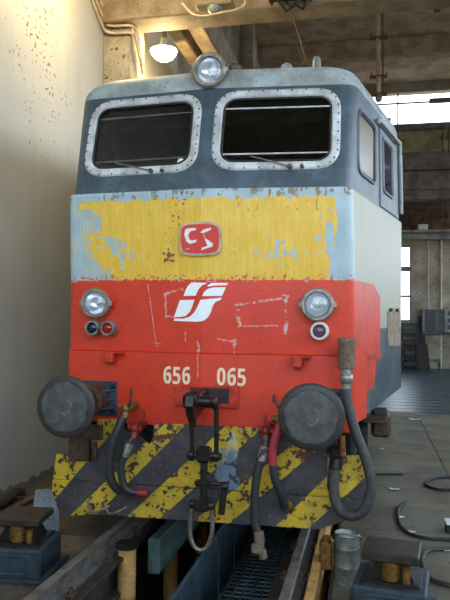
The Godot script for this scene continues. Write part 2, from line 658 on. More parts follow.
func image_mat(called: String, tex: Texture2D, rough := 0.5, metal := 0.0) -> StandardMaterial3D:
	var m := sm(called, Color.WHITE, rough, metal)
	m.albedo_texture = tex
	m.texture_repeat = false
	return m

func make_materials():
	var t_metal := mottled(rgb(255, 255, 255), rgb(190, 185, 180), rgb(150, 120, 95), 1, 0.008, 0.05)
	var t_grime := mottled(rgb(255, 250, 240), rgb(190, 178, 165), rgb(130, 112, 98), 2, 0.01, 0.04, 0.72)
	var t_conc := mottled(rgb(255, 255, 250), rgb(205, 200, 192), rgb(120, 112, 104), 3, 0.006, 0.06, 0.74)
	var t_rust := mottled(rgb(255, 255, 255), rgb(205, 200, 195), rgb(176, 140, 110), 4, 0.007, 0.03, 0.80)
	var t_beam := mottled(rgb(255, 250, 240), rgb(215, 200, 180), rgb(170, 150, 125), 5, 0.01, 0.05, 0.75)
	image_mat("nose_paint", paint_nose(), 0.42)
	image_mat("side_paint", paint_side(), 0.45)
	image_mat("plough_paint", paint_plough(), 0.55)
	image_mat("wall_plaster", paint_wall(), 0.85)
	sm("cab_blue", rgb(80, 98, 110), 0.42, 0.0, t_rust, 0.9)
	sm("roof_grey", rgb(172, 186, 186), 0.5, 0.0, t_rust, 0.7)
	sm("body_blue", rgb(52, 70, 84), 0.5, 0.0, t_rust, 0.8)
	sm("body_white", rgb(170, 172, 158), 0.5, 0.0, t_rust, 0.6)
	sm("alu_frame", rgb(214, 220, 222), 0.42, 0.0, t_rust, 1.3)
	sm("rubber", rgb(36, 37, 38), 0.7)
	sm("dark_seal", rgb(30, 30, 32), 0.6)
	sm("rivet_dark", rgb(70, 66, 62), 0.5, 0.3)
	sm("red_paint", rgb(206, 56, 30), 0.42, 0.0, t_rust, 1.4)
	sm("badge_red", rgb(208, 56, 44), 0.45)
	sm("cream_rim", rgb(196, 184, 150), 0.55, 0.0, t_rust, 3.0)
	sm("letter_white", rgb(226, 226, 222), 0.6)
	sm("emblem_white", rgb(240, 242, 240), 0.5)
	sm("number_cream", rgb(232, 216, 176), 0.55)
	sm("lamp_ring", rgb(150, 146, 134), 0.45, 0.4, t_metal, 3.0)
	sm("chrome", rgb(215, 220, 222), 0.16, 1.0)
	sm("reflector", rgb(225, 228, 230), 0.2, 0.85)
	sm("lens_dark_blue", rgb(26, 34, 46), 0.08)
	sm("lens_red", rgb(150, 30, 26), 0.12)
	sm("lens_clear", rgb(150, 152, 160), 0.1, 0.1)
	sm("lens_violet", rgb(92, 72, 84), 0.1)
	sm("white_ring", rgb(206, 204, 198), 0.5)
	sm("socket_grey", rgb(132, 116, 102), 0.55, 0.1, t_grime, 4.0)
	sm("buffer_steel", rgb(88, 92, 96), 0.45, 0.2, t_beam, 2.0)
	sm("buffer_grease", rgb(120, 122, 124), 0.35, 0.3, t_beam, 3.0)
	sm("buffer_rim", rgb(62, 60, 60), 0.5, 0.2, t_beam, 2.0)
	sm("brown_steel", rgb(92, 74, 60), 0.6, 0.3, t_grime, 2.5)
	sm("black_steel", rgb(52, 46, 44), 0.36, 0.4, t_grime, 2.5)
	sm("worn_steel", rgb(150, 146, 142), 0.38, 0.7, t_grime, 3.0)
	sm("hose_black", rgb(44, 44, 45), 0.5)
	sm("hose_grey", rgb(66, 68, 68), 0.6, 0.0, t_grime, 3.0)
	sm("hose_red", rgb(160, 42, 48), 0.5)
	sm("brass", rgb(150, 112, 60), 0.5, 0.5, t_grime, 4.0)
	sm("cock_red", rgb(142, 36, 32), 0.5, 0.0, t_grime, 4.0)
	sm("silver", rgb(168, 170, 166), 0.4, 0.6, t_grime, 5.0)
	sm("rusty_box", rgb(150, 130, 112), 0.6, 0.0, t_grime, 1.5)
	sm("interior", rgb(96, 84, 66), 0.8, 0.0, t_grime, 0.8)
	sm("interior_dark", rgb(44, 42, 38), 0.7)
	sm("pantograph_grey", rgb(150, 160, 160), 0.5, 0.2, t_rust, 2.0)
	sm("concrete_floor", rgb(124, 115, 96), 0.6, 0.0, t_conc, 0.35)
	sm("concrete_floor_dark", rgb(114, 106, 90), 0.58, 0.0, t_conc, 0.31)
	sm("concrete_oily", rgb(84, 82, 80), 0.45, 0.0, t_grime, 0.5)
	sm("joint", rgb(74, 68, 58), 0.9)
	sm("board_blue", rgb(56, 74, 88), 0.36, 0.0, t_grime, 0.45)
	sm("pit_wall", rgb(70, 70, 68), 0.8, 0.0, t_grime, 0.6)
	sm("plaster", rgb(172, 164, 148), 0.85, 0.0, t_conc, 0.25)
	sm("plaster_cream", rgb(206, 198, 160), 0.85, 0.0, t_conc, 0.3)
	sm("brick_brown", rgb(112, 92, 70), 0.85, 0.0, t_grime, 0.5)
	sm("ceiling_paint", rgb(200, 182, 160), 0.9, 0.0, t_beam, 0.2)
	sm("beam_paint", rgb(188, 176, 158), 0.85, 0.0, t_beam, 0.3)
	sm("wood_girder", rgb(146, 136, 122), 0.75, 0.0, t_beam, 0.5)
	sm("window_bar", rgb(120, 120, 128), 0.6)
	sm("ledge_grey", rgb(160, 160, 156), 0.6, 0.2, t_conc, 0.6)
	sm("girder_grey", rgb(112, 107, 104), 0.6, 0.2, t_grime, 0.3)
	sm("pipe_brown", rgb(140, 104, 84), 0.6, 0.2, t_rust, 1.0)
	sm("pipe_grey", rgb(206, 196, 186), 0.6, 0.0, t_beam, 1.0)
	sm("rail_steel", rgb(156, 152, 148), 0.34, 0.6, t_metal, 1.2)
	sm("rail_brown", rgb(70, 64, 60), 0.65, 0.2, t_grime, 1.2)
	sm("jack_blue", rgb(50, 68, 80), 0.5, 0.0, t_grime, 1.4)
	sm("jack_pad", rgb(66, 60, 52), 0.5, 0.3, t_grime, 2.0)
	sm("jack_screw", rgb(132, 98, 44), 0.45, 0.3, t_grime, 3.0)
	sm("post_yellow", rgb(206, 160, 92), 0.55, 0.0, t_rust, 1.6)
	sm("trough_blue", rgb(58, 80, 94), 0.5, 0.0, t_grime, 0.9)
	sm("beam_green", rgb(72, 98, 100), 0.5, 0.0, t_grime, 1.2)
	sm("grid_steel", rgb(112, 140, 152), 0.45, 0.1, t_grime, 1.2)
	sm("paper_white", rgb(226, 226, 224), 0.8)
	sm("cable_black", rgb(34, 34, 36), 0.55)
	sm("can_grey", rgb(140, 146, 146), 0.42, 0.4, t_grime, 2.2)
	sm("cabinet_grey", rgb(150, 154, 152), 0.5, 0.1, t_conc, 0.6)
	sm("cabinet_dark", rgb(52, 60, 64), 0.4)
	sm("rack_dark", rgb(58, 60, 66), 0.6, 0.2)
	sm("wood_dark", rgb(74, 62, 50), 0.8, 0.0, t_beam, 0.8)
	sm("shade_enamel", rgb(190, 200, 204), 0.35, 0.1)
	sm("rag_dark", rgb(52, 46, 42), 0.9, 0.0, t_grime, 2.0)
	sm("sheet_grey", rgb(140, 152, 160), 0.5, 0.1, t_conc, 0.8)
	sm("apron", rgb(150, 146, 138), 0.9, 0.0, t_conc, 0.3)
	var glass := sm("cab_glass", Color(0.05, 0.055, 0.05, 0.3), 0.03)
	glass.transparency = BaseMaterial3D.TRANSPARENCY_ALPHA
	var side_glass := sm("side_glass", Color(0.62, 0.58, 0.50, 0.82), 0.2)
	side_glass.transparency = BaseMaterial3D.TRANSPARENCY_ALPHA
	var wg := sm("window_glass", Color(0.95, 0.97, 1.0, 0.06), 0.03)
	wg.transparency = BaseMaterial3D.TRANSPARENCY_ALPHA
	var hg := sm("headlamp_glass", Color(0.9, 0.94, 1.0, 0.12), 0.03)
	hg.transparency = BaseMaterial3D.TRANSPARENCY_ALPHA
	var bulb := sm("bulb_glow", rgb(255, 236, 190), 0.5)
	bulb.emission_enabled = true
	bulb.emission = Color(1.0, 0.9, 0.68)
	bulb.emission_energy_multiplier = 1.6

# ------------------------------------------------------------------ locomotive shape functions
# nose and side planes of the body: front z at distance u from the centre line
func front_c(y: float) -> float:
	if y > 2.667:                                                    # raked windscreens
		return -0.445 - 0.29 * (y - 2.667)
	if y > 1.98:                                                     # the nose draws in below the belt
		return lerpf(-0.505, -0.43, (y - 1.98) / 0.687)
	return lerpf(-0.53, -0.505, clampf((y - 1.43) / 0.55, 0.0, 1.0))

func fz(u: float, y: float) -> float:
	return front_c(y) - 0.0856 * absf(u)

func side_x(z: float, ins := 0.0) -> float:
	return minf(1.114 + 0.232 * (-0.526 - z), 1.56) - ins

func knee(zc: float, ins: float) -> float:
	return (0.992 - 0.232 * zc - ins) / 0.98

# half outline of the body in plan at one level, from the centre line to the tail: [x, z]
func outline(zc: float, ins: float, rc: float, tail := -18.3, flat := 1.0) -> Array:
	var k := knee(zc, ins)
	var kz := zc - 0.0856 * k
	var fd := Vector2(1, -0.0856).normalized()
	var sd := Vector2(0.232, -1).normalized()
	var a := Vector2(k, kz) - fd * rc
	var b := Vector2(k, kz) + sd * rc
	var o := [Vector2(0, zc), a]
	for i in range(1, 6):
		var t := i / 6.0
		o.append(a.lerp(Vector2(k, kz), t).lerp(Vector2(k, kz).lerp(b, t), t))
	o.append(b)
	o.append(Vector2(1.56 - ins, -2.45))
	o.append(Vector2(1.56 - ins, tail))
	return o

func loft(st: SurfaceTool, levels: Array, from := 0, to := 99, uvf = null, sides := [-1.0, 1.0]):
	for s in sides:
		for l in levels.size() - 1:
			var p: Array = levels[l][1]
			var q: Array = levels[l + 1][1]
			var y0: float = levels[l][0]
			var y1: float = levels[l + 1][0]
			for i in range(from, mini(p.size() - 1, to)):
				var a := Vector3(s * p[i].x, y0, p[i].y)
				var b := Vector3(s * p[i + 1].x, y0, p[i + 1].y)
				var c := Vector3(s * q[i + 1].x, y1, q[i + 1].y)
				var d := Vector3(s * q[i].x, y1, q[i].y)
				quad(st, a, b, c, d, Vector3((a.x + b.x) * 0.5, 0.15 + (y0 - 3.0) * 0.0, 0.3 if i < 2 else 0.0) + Vector3(0, 0.01, 0.02), uvf)

func make_locomotive():
	var loco := thing("electric_locomotive", "large electric locomotive with red, yellow and grey-blue flat nose over the pit", "locomotive")
	var nose_uv := func(p: Vector3): return Vector2((p.x + 1.2) / 2.4, (2.7 - p.y) / 1.8)
	var side_uv := func(p: Vector3): return Vector2((-0.4 - p.z) / 2.2, (2.7 - p.y) / 1.9)

	# --- lower body: nose skin, cab sides, long body
	var low := outline(-0.53, 0.0, 0.05)
	var mid := outline(-0.505, 0.0, 0.05)
	var belt := outline(-0.43, 0.0, 0.05)
	var st := mb()
	loft(st, [[1.43, low], [1.98, mid], [2.655, belt], [2.672, outline(-0.437, 0.008, 0.05)]], 0, 7, nose_uv)
	for s in [-1.0, 1.0]:                                            # ledge along the belt
		var up: Array = outline(-0.45, 0.03, 0.05)
		var lo: Array = outline(-0.437, 0.008, 0.05)
		for i in 8:
			quad(st, Vector3(s * lo[i].x, 2.672, lo[i].y), Vector3(s * lo[i + 1].x, 2.672, lo[i + 1].y), Vector3(s * up[i + 1].x, 2.672, up[i + 1].y), Vector3(s * up[i].x, 2.672, up[i].y), Vector3.UP, nose_uv)
	var nose := put(st, "nose_panel", M.nose_paint, loco)
	nose.set_meta("label", "yellow over red nose panel with scraped pale paint")
	for s in [-1.0, 1.0]:
		st = mb()
		loft(st, [[1.02, low], [1.43, low], [1.98, mid], [2.655, belt], [2.672, outline(-0.437, 0.008, 0.05)]], 7, 8, side_uv, [s])
		quad(st, Vector3(s * 1.153, 0.92, -0.695), Vector3(s * side_x(-2.45), 1.02, -2.45), Vector3(s * side_x(-2.45), 1.021, -2.45), Vector3(s * low[7].x, 1.02, low[7].y), Vector3(s, 0, 0), side_uv)
		put(st, "cab_side", M.side_paint, loco)
	# headstock: a thicker plate below the seam
	st = mb()
	var hs := outline(-0.512, -0.006, 0.04)
	loft(st, [[0.86, hs], [1.418, hs], [1.424, outline(-0.517, -0.002, 0.04)]], 0, 7, nose_uv)
	for s in [-1.0, 1.0]:
		var e := Vector2(side_x(-0.95) + 0.018, -0.95)
		quad(st, Vector3(s * hs[7].x, 0.92, hs[7].y), Vector3(s * e.x, 0.93, e.y), Vector3(s * e.x, 1.424, e.y), Vector3(s * hs[7].x, 1.424, hs[7].y), Vector3(s, 0, 0), nose_uv)
		quad(st, Vector3(s * e.x, 0.93, e.y), Vector3(s * (e.x - 0.03), 0.93, e.y), Vector3(s * (e.x - 0.03), 1.424, e.y), Vector3(s * e.x, 1.424, e.y), Vector3(0, 0, -1), nose_uv)
		for i in 7:
			quad(st, Vector3(s * hs[i].x, 1.424, hs[i].y), Vector3(s * hs[i + 1].x, 1.424, hs[i + 1].y), Vector3(s * low[i + 1].x, 1.432, low[i + 1].y), Vector3(s * low[i].x, 1.432, low[i].y), Vector3.UP, nose_uv)
	put(st, "headstock", M.nose_paint, loco)
	# red side lip behind the headstock, then the long body
	for s in [-1.0, 1.0]:
		st = mb()
		var f := func(p: Vector2, dd: float): return Vector3(s * (side_x(p.x) + dd), p.y, p.x)
		slab(st, PackedVector2Array([Vector2(-0.96, 1.375), Vector2(-1.49, 1.36), Vector2(-1.50, 1.41), Vector2(-0.96, 1.425)]), f, 0.0, 0.012)
		put(st, "side_lip", M.red_paint, loco)
		st = mb()
		loft(st, [[1.02, low], [1.62, low]], 8, 9, null, [s])
		put(st, "lower_body_side", M.body_blue, loco)
		st = mb()
		loft(st, [[1.62, low], [2.672, low]], 8, 9, null, [s])
		put(st, "upper_body_side", M.body_white, loco)
	st = mb()
	quad(st, Vector3(-1.56, 1.0, -18.3), Vector3(1.56, 1.0, -18.3), Vector3(1.5, 3.8, -18.3), Vector3(-1.5, 3.8, -18.3), Vector3(0, 0, -1))
	put(st, "rear_panel", M.body_white, loco)
	st = mb()
	box2(st, Vector3(-1.05, 0.8, -18.2), Vector3(1.05, 1.05, -0.62))
	put(st, "underframe", M.rubber, loco)

	# --- upper cab: front faces with window openings, corners, side faces
	var u0 := outline(-0.45, 0.03, 0.10)
	var u1 := outline(front_c(3.52), 0.045, 0.12)
	st = mb()
	loft(st, [[2.672, u0], [3.52, u1]], 1, 7)
	loft(st, [[2.672, u0], [3.52, u1]], 8, 9)
	var wc := Vector2(0.54, 3.153)
	var whw := 0.487
	var whh := 0.338
	for s in [-1.0, 1.0]:
		var f := func(p: Vector2, dd: float): return Vector3(s * p.x, p.y, fz(p.x, p.y) - 0.004 + dd)
		panel_with_hole(st, [Vector2(0, 2.672), Vector2(u0[1].x, 2.672), Vector2(u1[1].x, 3.52), Vector2(0, 3.52)], wc, whw - 0.05, whh - 0.05, 0.13, f, Vector3(0, 0.3, 1))
		var g := func(p: Vector2, dd: float): return Vector3(s * (side_x(p.x) - 0.03 - 0.015 * (p.y - 2.672) / 0.85 + dd), p.y, p.x)
		panel_with_hole(st, [Vector2(-2.45, 2.672), Vector2(u0[7].y, 2.672), Vector2(u1[7].y, 3.52), Vector2(-2.45, 3.52)], Vector2(-1.15, 3.105), 0.29, 0.255, 0.09, g, Vector3(s, 0, 0), -0.06)
	put(st, "cab_shell", M.cab_blue, loco)
	# --- roof
	st = mb()
	var levels := []
	for i in 9:
		var t := PI / 2 * i / 8.0
		levels.append([3.52 + 0.235 * sin(t), outline(front_c(3.52) - 0.02 * i / 8.0 - 0.30 * (1 - cos(t)), 0.045 + 0.24 * (1 - cos(t)), 0.12 + 0.16 * i / 8.0)])
	for s in [-1.0, 1.0]:
		for l in 8:
			var p: Array = levels[l][1]
			var q: Array = levels[l + 1][1]
			for i in p.size() - 1:
				var a := Vector3(s * p[i].x, levels[l][0], p[i].y)
				var b := Vector3(s * p[i + 1].x, levels[l][0], p[i + 1].y)
				var c := Vector3(s * q[i + 1].x, levels[l + 1][0], q[i + 1].y)
				var d := Vector3(s * q[i].x, levels[l + 1][0], q[i].y)
				var t0 := PI / 2 * l / 8.0
				var t1 := PI / 2 * (l + 1) / 8.0
				var nb := []
				for e in [i, i + 1]:
					var d2: Vector2 = (p[mini(e + 1, p.size() - 1)] - p[maxi(e - 1, 0)]).normalized()
					if e == 0:
						d2 = Vector2(1, 0)
					nb.append(Vector3(s * -d2.y, 0, d2.x))
				quad_n(st, a, b, c, d, (nb[0] * cos(t0) + Vector3.UP * sin(t0)).normalized(), (nb[1] * cos(t0) + Vector3.UP * sin(t0)).normalized(), (nb[1] * cos(t1) + Vector3.UP * sin(t1)).normalized(), (nb[0] * cos(t1) + Vector3.UP * sin(t1)).normalized())
		var top: Array = levels[8][1]
		for i in top.size() - 1:
			quad(st, Vector3(s * top[i].x, 3.755, top[i].y), Vector3(s * top[i + 1].x, 3.755, top[i + 1].y), Vector3(0, 3.79, minf(top[i + 1].y, -1.25)), Vector3(0, 3.79, minf(top[i].y, -1.25)), Vector3.UP)
	put(st, "roof", M.roof_grey, loco)
	# --- cab interior: floor, bulkhead, desk
	st = mb()
	box2(st, Vector3(-1.1, 1.9, -2.4), Vector3(1.1, 1.95, -0.7))
	box2(st, Vector3(-1.45, 1.95, -2.4), Vector3(1.45, 3.7, -2.35))
	put(st, "cab_bulkhead", M.interior, loco)
	st = mb()
	box2(st, Vector3(-1.02, 2.3, -0.95), Vector3(1.02, 2.72, -0.62), 0.03)
	box2(st, Vector3(-0.9, 2.72, -0.9), Vector3(-0.35, 2.86, -0.7), 0.02)
	put(st, "driver_desk", M.interior_dark, loco)

	# --- windscreens
	for s in [-1.0, 1.0]:
		var f := func(p: Vector2, dd: float): return Vector3(s * p.x, p.y, fz(p.x, p.y) - 0.004 + dd)
		st = mb()
		ring_frame(st, wc, whw, whh, 0.17, 0.066, f, -0.01, 0.02)
		var fr := put(st, "windscreen_frame", M.alu_frame, loco)
		fr.set_meta("label", "riveted aluminium windscreen frame")
		st = mb()
		rr_plate(st, wc, whw - 0.066, whh - 0.066, 0.105, f, -0.016, -0.008)
		put(st, "pane", M.cab_glass, fr)
		st = mb()
		ring_frame(st, wc, whw - 0.068, whh - 0.068, 0.10, 0.016, f, -0.006, 0.010)
		put(st, "rubber_seal", M.rubber, fr)
		st = mb()
		for k in 34:
			var ring := square_ring(34)
			var e: Vector2 = ring[(k * 4 + 1) % ring.size()]
			var p := rr(e.x, e.y, whw - 0.016, whh - 0.016, 0.155)
			var at: Vector3 = f.call(wc + p, 0.018)
			cyl(st, at, at + Vector3(0, 0.002, 0.007), 0.007, 6)
		put(st, "rivets", M.rivet_dark, fr, "stuff")
		# demisting bars behind the glass
		var bd := -0.03 if s < 0 else 0.002
		for yy in [3.335, 2.95]:
			st = mb()
			cyl(st, f.call(Vector2(wc.x - whw + 0.075, yy), bd), f.call(Vector2(wc.x + whw - 0.075, yy), bd), 0.007, 8)
			put(st, "demister_bar", M.alu_frame, fr)
		# wiper
		st = mb()
		var piv: Vector3 = f.call(Vector2(0.66 if s > 0 else 0.42, 2.835), 0.02)
		var tip: Vector3 = f.call(Vector2(0.36 if s > 0 else 0.75, 2.925), 0.03)
		tube(st, [piv + Vector3(0, 0, 0.02), piv.lerp(tip, 0.5) + Vector3(0, 0, 0.02), tip], 0.006, 6, 2)
		var wp := put(st, "wiper_arm", M.worn_steel, loco)
		st = mb()
		cyl(st, piv - Vector3(0, 0, 0.02), piv + Vector3(0, 0, 0.035), 0.018, 10, 0.004)
		put(st, "wiper_pivot", M.rivet_dark, wp)
		st = mb()
		cyl(st, piv + Vector3(0.09, 0.0, -0.02), piv + Vector3(0.09, 0, 0.03), 0.015, 10, 0.004)
		put(st, "washer_jet", M.rivet_dark, wp)
		if s < 0:
			st = mb()
			var c0: Vector3 = f.call(Vector2(0.19, 2.905), -0.007)
			cyl(st, c0, c0 + Vector3(0, 0.0, 0.004), 0.028, 16)
			put(st, "round_sticker", M.letter_white, fr)
	# --- cab side windows, doors, gutters
	for s in [-1.0, 1.0]:
		var g := func(p: Vector2, dd: float): return Vector3(s * (side_x(p.x) - 0.03 - 0.015 * (p.y - 2.672) / 0.85 + dd), p.y, p.x)
		st = mb()
		ring_frame(st, Vector2(-1.15, 3.105), 0.305, 0.27, 0.10, 0.03, g, -0.01, 0.016, -0.06)
		var sf := put(st, "side_window_frame", M.cab_blue, loco)
		st = mb()
		ring_frame(st, Vector2(-1.15, 3.105), 0.278, 0.243, 0.08, 0.018, g, -0.008, 0.008, -0.06)
		put(st, "rubber_seal", M.rubber, sf)
		st = mb()
		rr_plate(st, Vector2(-1.15, 3.105), 0.27, 0.236, 0.075, g, -0.012, -0.004, -0.06)
		put(st, "pane", M.side_glass, sf)
		st = mb()
		slab(st, PackedVector2Array([Vector2(-2.40, 2.70), Vector2(-1.60, 2.70), Vector2(-1.60, 3.40), Vector2(-2.40, 3.40)]), g, 0.0, 0.012)
		var dr := put(st, "cab_door", M.cab_blue, loco)
		st = mb()
		ring_frame(st, Vector2(-1.9, 3.09), 0.23, 0.26, 0.07, 0.035, g, 0.008, 0.026)
		put(st, "door_window_frame", M.cab_blue, dr)
		st = mb()
		rr_plate(st, Vector2(-1.9, 3.09), 0.20, 0.23, 0.05, g, 0.012, 0.016)
		put(st, "pane", M.lens_dark_blue, dr)
		st = mb()
		tube(st, [g.call(Vector2(-1.46, 3.40), 0.03), g.call(Vector2(-1.52, 3.43), 0.035), g.call(Vector2(-2.30, 3.44), 0.035), g.call(Vector2(-2.42, 3.40), 0.03), g.call(Vector2(-2.44, 2.75), 0.03)], 0.02, 8, 3)
		put(st, "door_gutter", M.roof_grey, loco)
		# rusty cover plate low on the side
		st = mb()
		slab(st, PackedVector2Array([Vector2(-2.36, 1.44), Vector2(-1.79, 1.455), Vector2(-1.79, 1.77), Vector2(-2.36, 1.78)]), func(p: Vector2, dd: float): return Vector3(s * (side_x(p.x) + dd), p.y, p.x), -0.005, 0.01)
		var cv := put(st, "side_cover_plate", M.rusty_box, loco)
		cv.set_meta("label", "beige cover plate streaked with rust")
		for zz in [-1.92, -2.22]:
			st = mb()
			box(st, Vector3(s * (side_x(zz) + 0.008), 1.785, zz), Vector3(0.03, 0.03, 0.12), 0.006)
			put(st, "hinge", M.brown_steel, cv)

	# --- roof headlamp
	round_lamp(loco, "roof_headlamp", Vector3(0.0, 3.655, -0.80), 0.125, 0.16, true)
	st = mb()
	cyl(st, Vector3(0.0, 3.72, -1.1), Vector3(0.0, 3.72, -0.9), 0.10, 20, 0.01)
	put(st, "roof_lamp_mount", M.rivet_dark, loco)
	st = mb()
	cyl(st, Vector3(0.10, 3.74, -1.15), Vector3(0.10, 3.87, -1.15), 0.07, 16, 0.02)
	put(st, "roof_dome", M.rivet_dark, loco)
	st = mb()
	box(st, Vector3(0.55, 3.82, -1.2), Vector3(0.09, 0.07, 0.09), 0.012)
	cyl(st, Vector3(0.55, 3.84, -1.2), Vector3(0.55, 3.87, -1.2), 0.03, 12, 0.006)
	put(st, "roof_vent", M.pantograph_grey, loco)
	st = mb()
	lathe(st, [Vector2(0, 0), Vector2(0.035, 0), Vector2(0.035, 0.02), Vector2(0.015, 0.03), Vector2(0.035, 0.05), Vector2(0.045, 0.07), Vector2(0.02, 0.10), Vector2(0.008, 0.12), Vector2(0, 0.13)], Vector3(0.71, 3.77, -1.2), Vector3.UP, 14)
	put(st, "roof_insulator", M.brown_steel, loco)
	st = mb()
	lathe(st, [Vector2(0, 0), Vector2(0.04, 0), Vector2(0.035, 0.14), Vector2(0.02, 0.17), Vector2(0, 0.175)], Vector3(0.80, 3.76, -1.25), Vector3.UP, 14)
	put(st, "roof_stack", M.pantograph_grey, loco)
	st = mb()
	for zz in [-5.5, -6.6]:
		for xx in [-0.5, 0.5]:
			cyl(st, Vector3(xx, 3.8, zz), Vector3(xx, 4.1, zz), 0.07, 12)
	box2(st, Vector3(-0.6, 4.1, -6.7), Vector3(0.6, 4.16, -5.4))
	put(st, "pantograph_base", M.black_steel, loco)

	# --- nose lamps
	round_lamp(loco, "headlamp", Vector3(-0.868, 1.803, -0.597), 0.109, 0.11, true)
	round_lamp(loco, "headlamp", Vector3(0.874, 1.803, -0.597), 0.112, 0.11, true)
	marker(loco, Vector3(-0.889, 1.608, -0.53), 0.06, "lens_dark_blue", "dark blue marker lamp")
	marker(loco, Vector3(-0.758, 1.608, -0.52), 0.06, "lens_red", "red marker lamp")
	marker(loco, Vector3(0.889, 1.608, -0.53), 0.068, "lens_violet", "white-rimmed marker lamp with a violet lens")

	# --- badge, emblem, numbers
	var nf := func(p: Vector2, dd: float): return Vector3(p.x - 0.022, p.y, fz(p.x - 0.022, p.y) + dd)
	var flat := func(p: Vector2, dd: float): return Vector3(p.x, p.y, front_c(p.y) + 0.002 + dd)
	st = mb()
	var bc := Vector2(-0.006, 2.293)
	rr_bulged(st, bc, 0.165, 0.127, 0.05, flat, -0.03, 0.022)
	var badge := put(st, "railway_badge", M.cream_rim, loco)
	badge.set_meta("label", "red cast plate with worn white letters FS and cream rim")
	st = mb()
	rr_bulged(st, bc, 0.148, 0.110, 0.04, flat, 0.0, 0.025)
	put(st, "badge_face", M.badge_red, badge)
	var bpix := func(a: Array) -> PackedVector2Array:
		var o := PackedVector2Array()
		for q in a:
			o.append(bc + Vector2((q[0] - 235.0) / 7.5 * 0.00785, (178.0 - q[1]) / 7.5 * 0.00755))
		return o
	for poly in [[[128, 108], [150, 100], [205, 98], [208, 112], [165, 122], [152, 140], [150, 160], [160, 186], [180, 190], [210, 184], [206, 204], [160, 216], [136, 198], [120, 150]],
		[[240, 132], [265, 110], [318, 98], [316, 114], [285, 130], [258, 137]],
		[[272, 176], [288, 182], [298, 190], [332, 216], [326, 238], [285, 250], [243, 264], [250, 244], [292, 232], [280, 205]]]:
		st = mb()
		slab(st, bpix.call(poly), flat, 0.024, 0.03)
		put(st, "badge_letter", M.letter_white, badge)
	for poly in [[[258, 138], [268, 136], [276, 174], [266, 176]], [[128, 248], [158, 246], [156, 256], [128, 260]]]:
		st = mb()
		slab(st, bpix.call(poly), flat, 0.024, 0.029)
		put(st, "worn_letter_edge", M.cream_rim, badge)
	# white double-curve emblem
	var epix := func(a: Array) -> PackedVector2Array:
		var o := PackedVector2Array()
		for q in a:
			var px: float = 150.0 + q[0] / 4.5
			var py: float = 270.0 + q[1] / 4.5
			o.append(Vector2(-0.109 + (px - 186.0) * 0.00767, 1.958 - (py - 283.0) * 0.00762))
		return o
	var em := Node3D.new()
	em.name = "railway_emblem"
	em.set_meta("label", "white slanted double-curve emblem on the red nose")
	loco.add_child(em, true)
	for poly in [
		[[190, 54], [262, 56], [240, 66], [222, 84], [208, 114], [152, 115], [160, 92], [172, 70]],
		[[284, 56], [356, 56], [350, 66], [292, 68], [268, 72], [262, 68]],
		[[266, 82], [290, 76], [346, 75], [328, 114], [240, 115], [250, 96]],
		[[134, 134], [202, 132], [190, 168], [180, 188], [160, 206], [130, 211], [106, 211]],
		[[232, 132], [326, 122], [322, 132], [300, 140], [288, 156], [278, 188], [266, 210], [246, 226], [216, 231], [104, 228], [108, 218], [150, 218], [182, 208], [202, 190], [220, 160]],
	]:
		st = mb()
		slab(st, epix.call(poly), nf, 0.0, 0.009)
		put(st, "emblem_stroke", M.emblem_white, em)
	for w in [["656", -0.200], ["065", 0.230]]:
		var font := SystemFont.new()
		font.font_names = PackedStringArray(["Droid Sans"])
		font.font_weight = 700
		var fn := Node3D.new()
		fn.name = "fleet_number"
		fn.set_meta("label", "cream painted number " + w[0])
		fn.position = Vector3(w[1], 1.249, fz(w[1], 1.3) + 0.021)
		fn.rotation.y = (-1.0 if w[1] < 0 else 1.0) * atan(0.0856)
		loco.add_child(fn, true)
		for k in 3:
			var tm := TextMesh.new()
			tm.font = font
			tm.text = w[0][k]
			tm.font_size = 64
			tm.pixel_size = 0.00283
			tm.depth = 0.004
			var o := MeshInstance3D.new()
			o.mesh = tm
			o.material_override = M.number_cream
			o.name = "digit"
			o.position = Vector3((k - 1) * 0.077, 0, 0)
			o.scale = Vector3(0.74, 1.0, 1.0)
			fn.add_child(o, true)

	# --- red brackets on the headstock
	for s in [-1.0, 1.0]:
		st = mb()
		var bx: float = 0.734 * s
		box(st, Vector3(bx, 1.375, -0.525), Vector3(0.07, 0.075, 0.14), 0.008)
		box(st, Vector3(bx + 0.02, 1.415, -0.535), Vector3(0.15, 0.014, 0.10), 0.003)
		put(st, "lamp_bracket", M.red_paint, loco)

	# --- buffers
	for s in [-1.0, 1.0]:
		buffer(loco, s)
	# --- plough
	plough(loco)
	coupling(loco)
	hoses(loco)
	bogie(loco)

# rounded rectangle with bulging sides, as the cast badge
func rr_bulged(st: SurfaceTool, c: Vector2, hw: float, hh: float, r: float, f: Callable, d0: float, d1: float):
	var ring := square_ring(10)
	var poly := PackedVector2Array()
	for e in ring:
		var p := rr(e.x, e.y, hw * 0.93, hh * 0.90, r)
		p.y *= 1.0 + 0.11 * (1.0 - pow(p.x / hw, 2.0))
		p.x *= 1.0 + 0.075 * (1.0 - pow(p.y / hh, 2.0))
		poly.append(c + p)
	slab(st, poly, f, d0, d1)

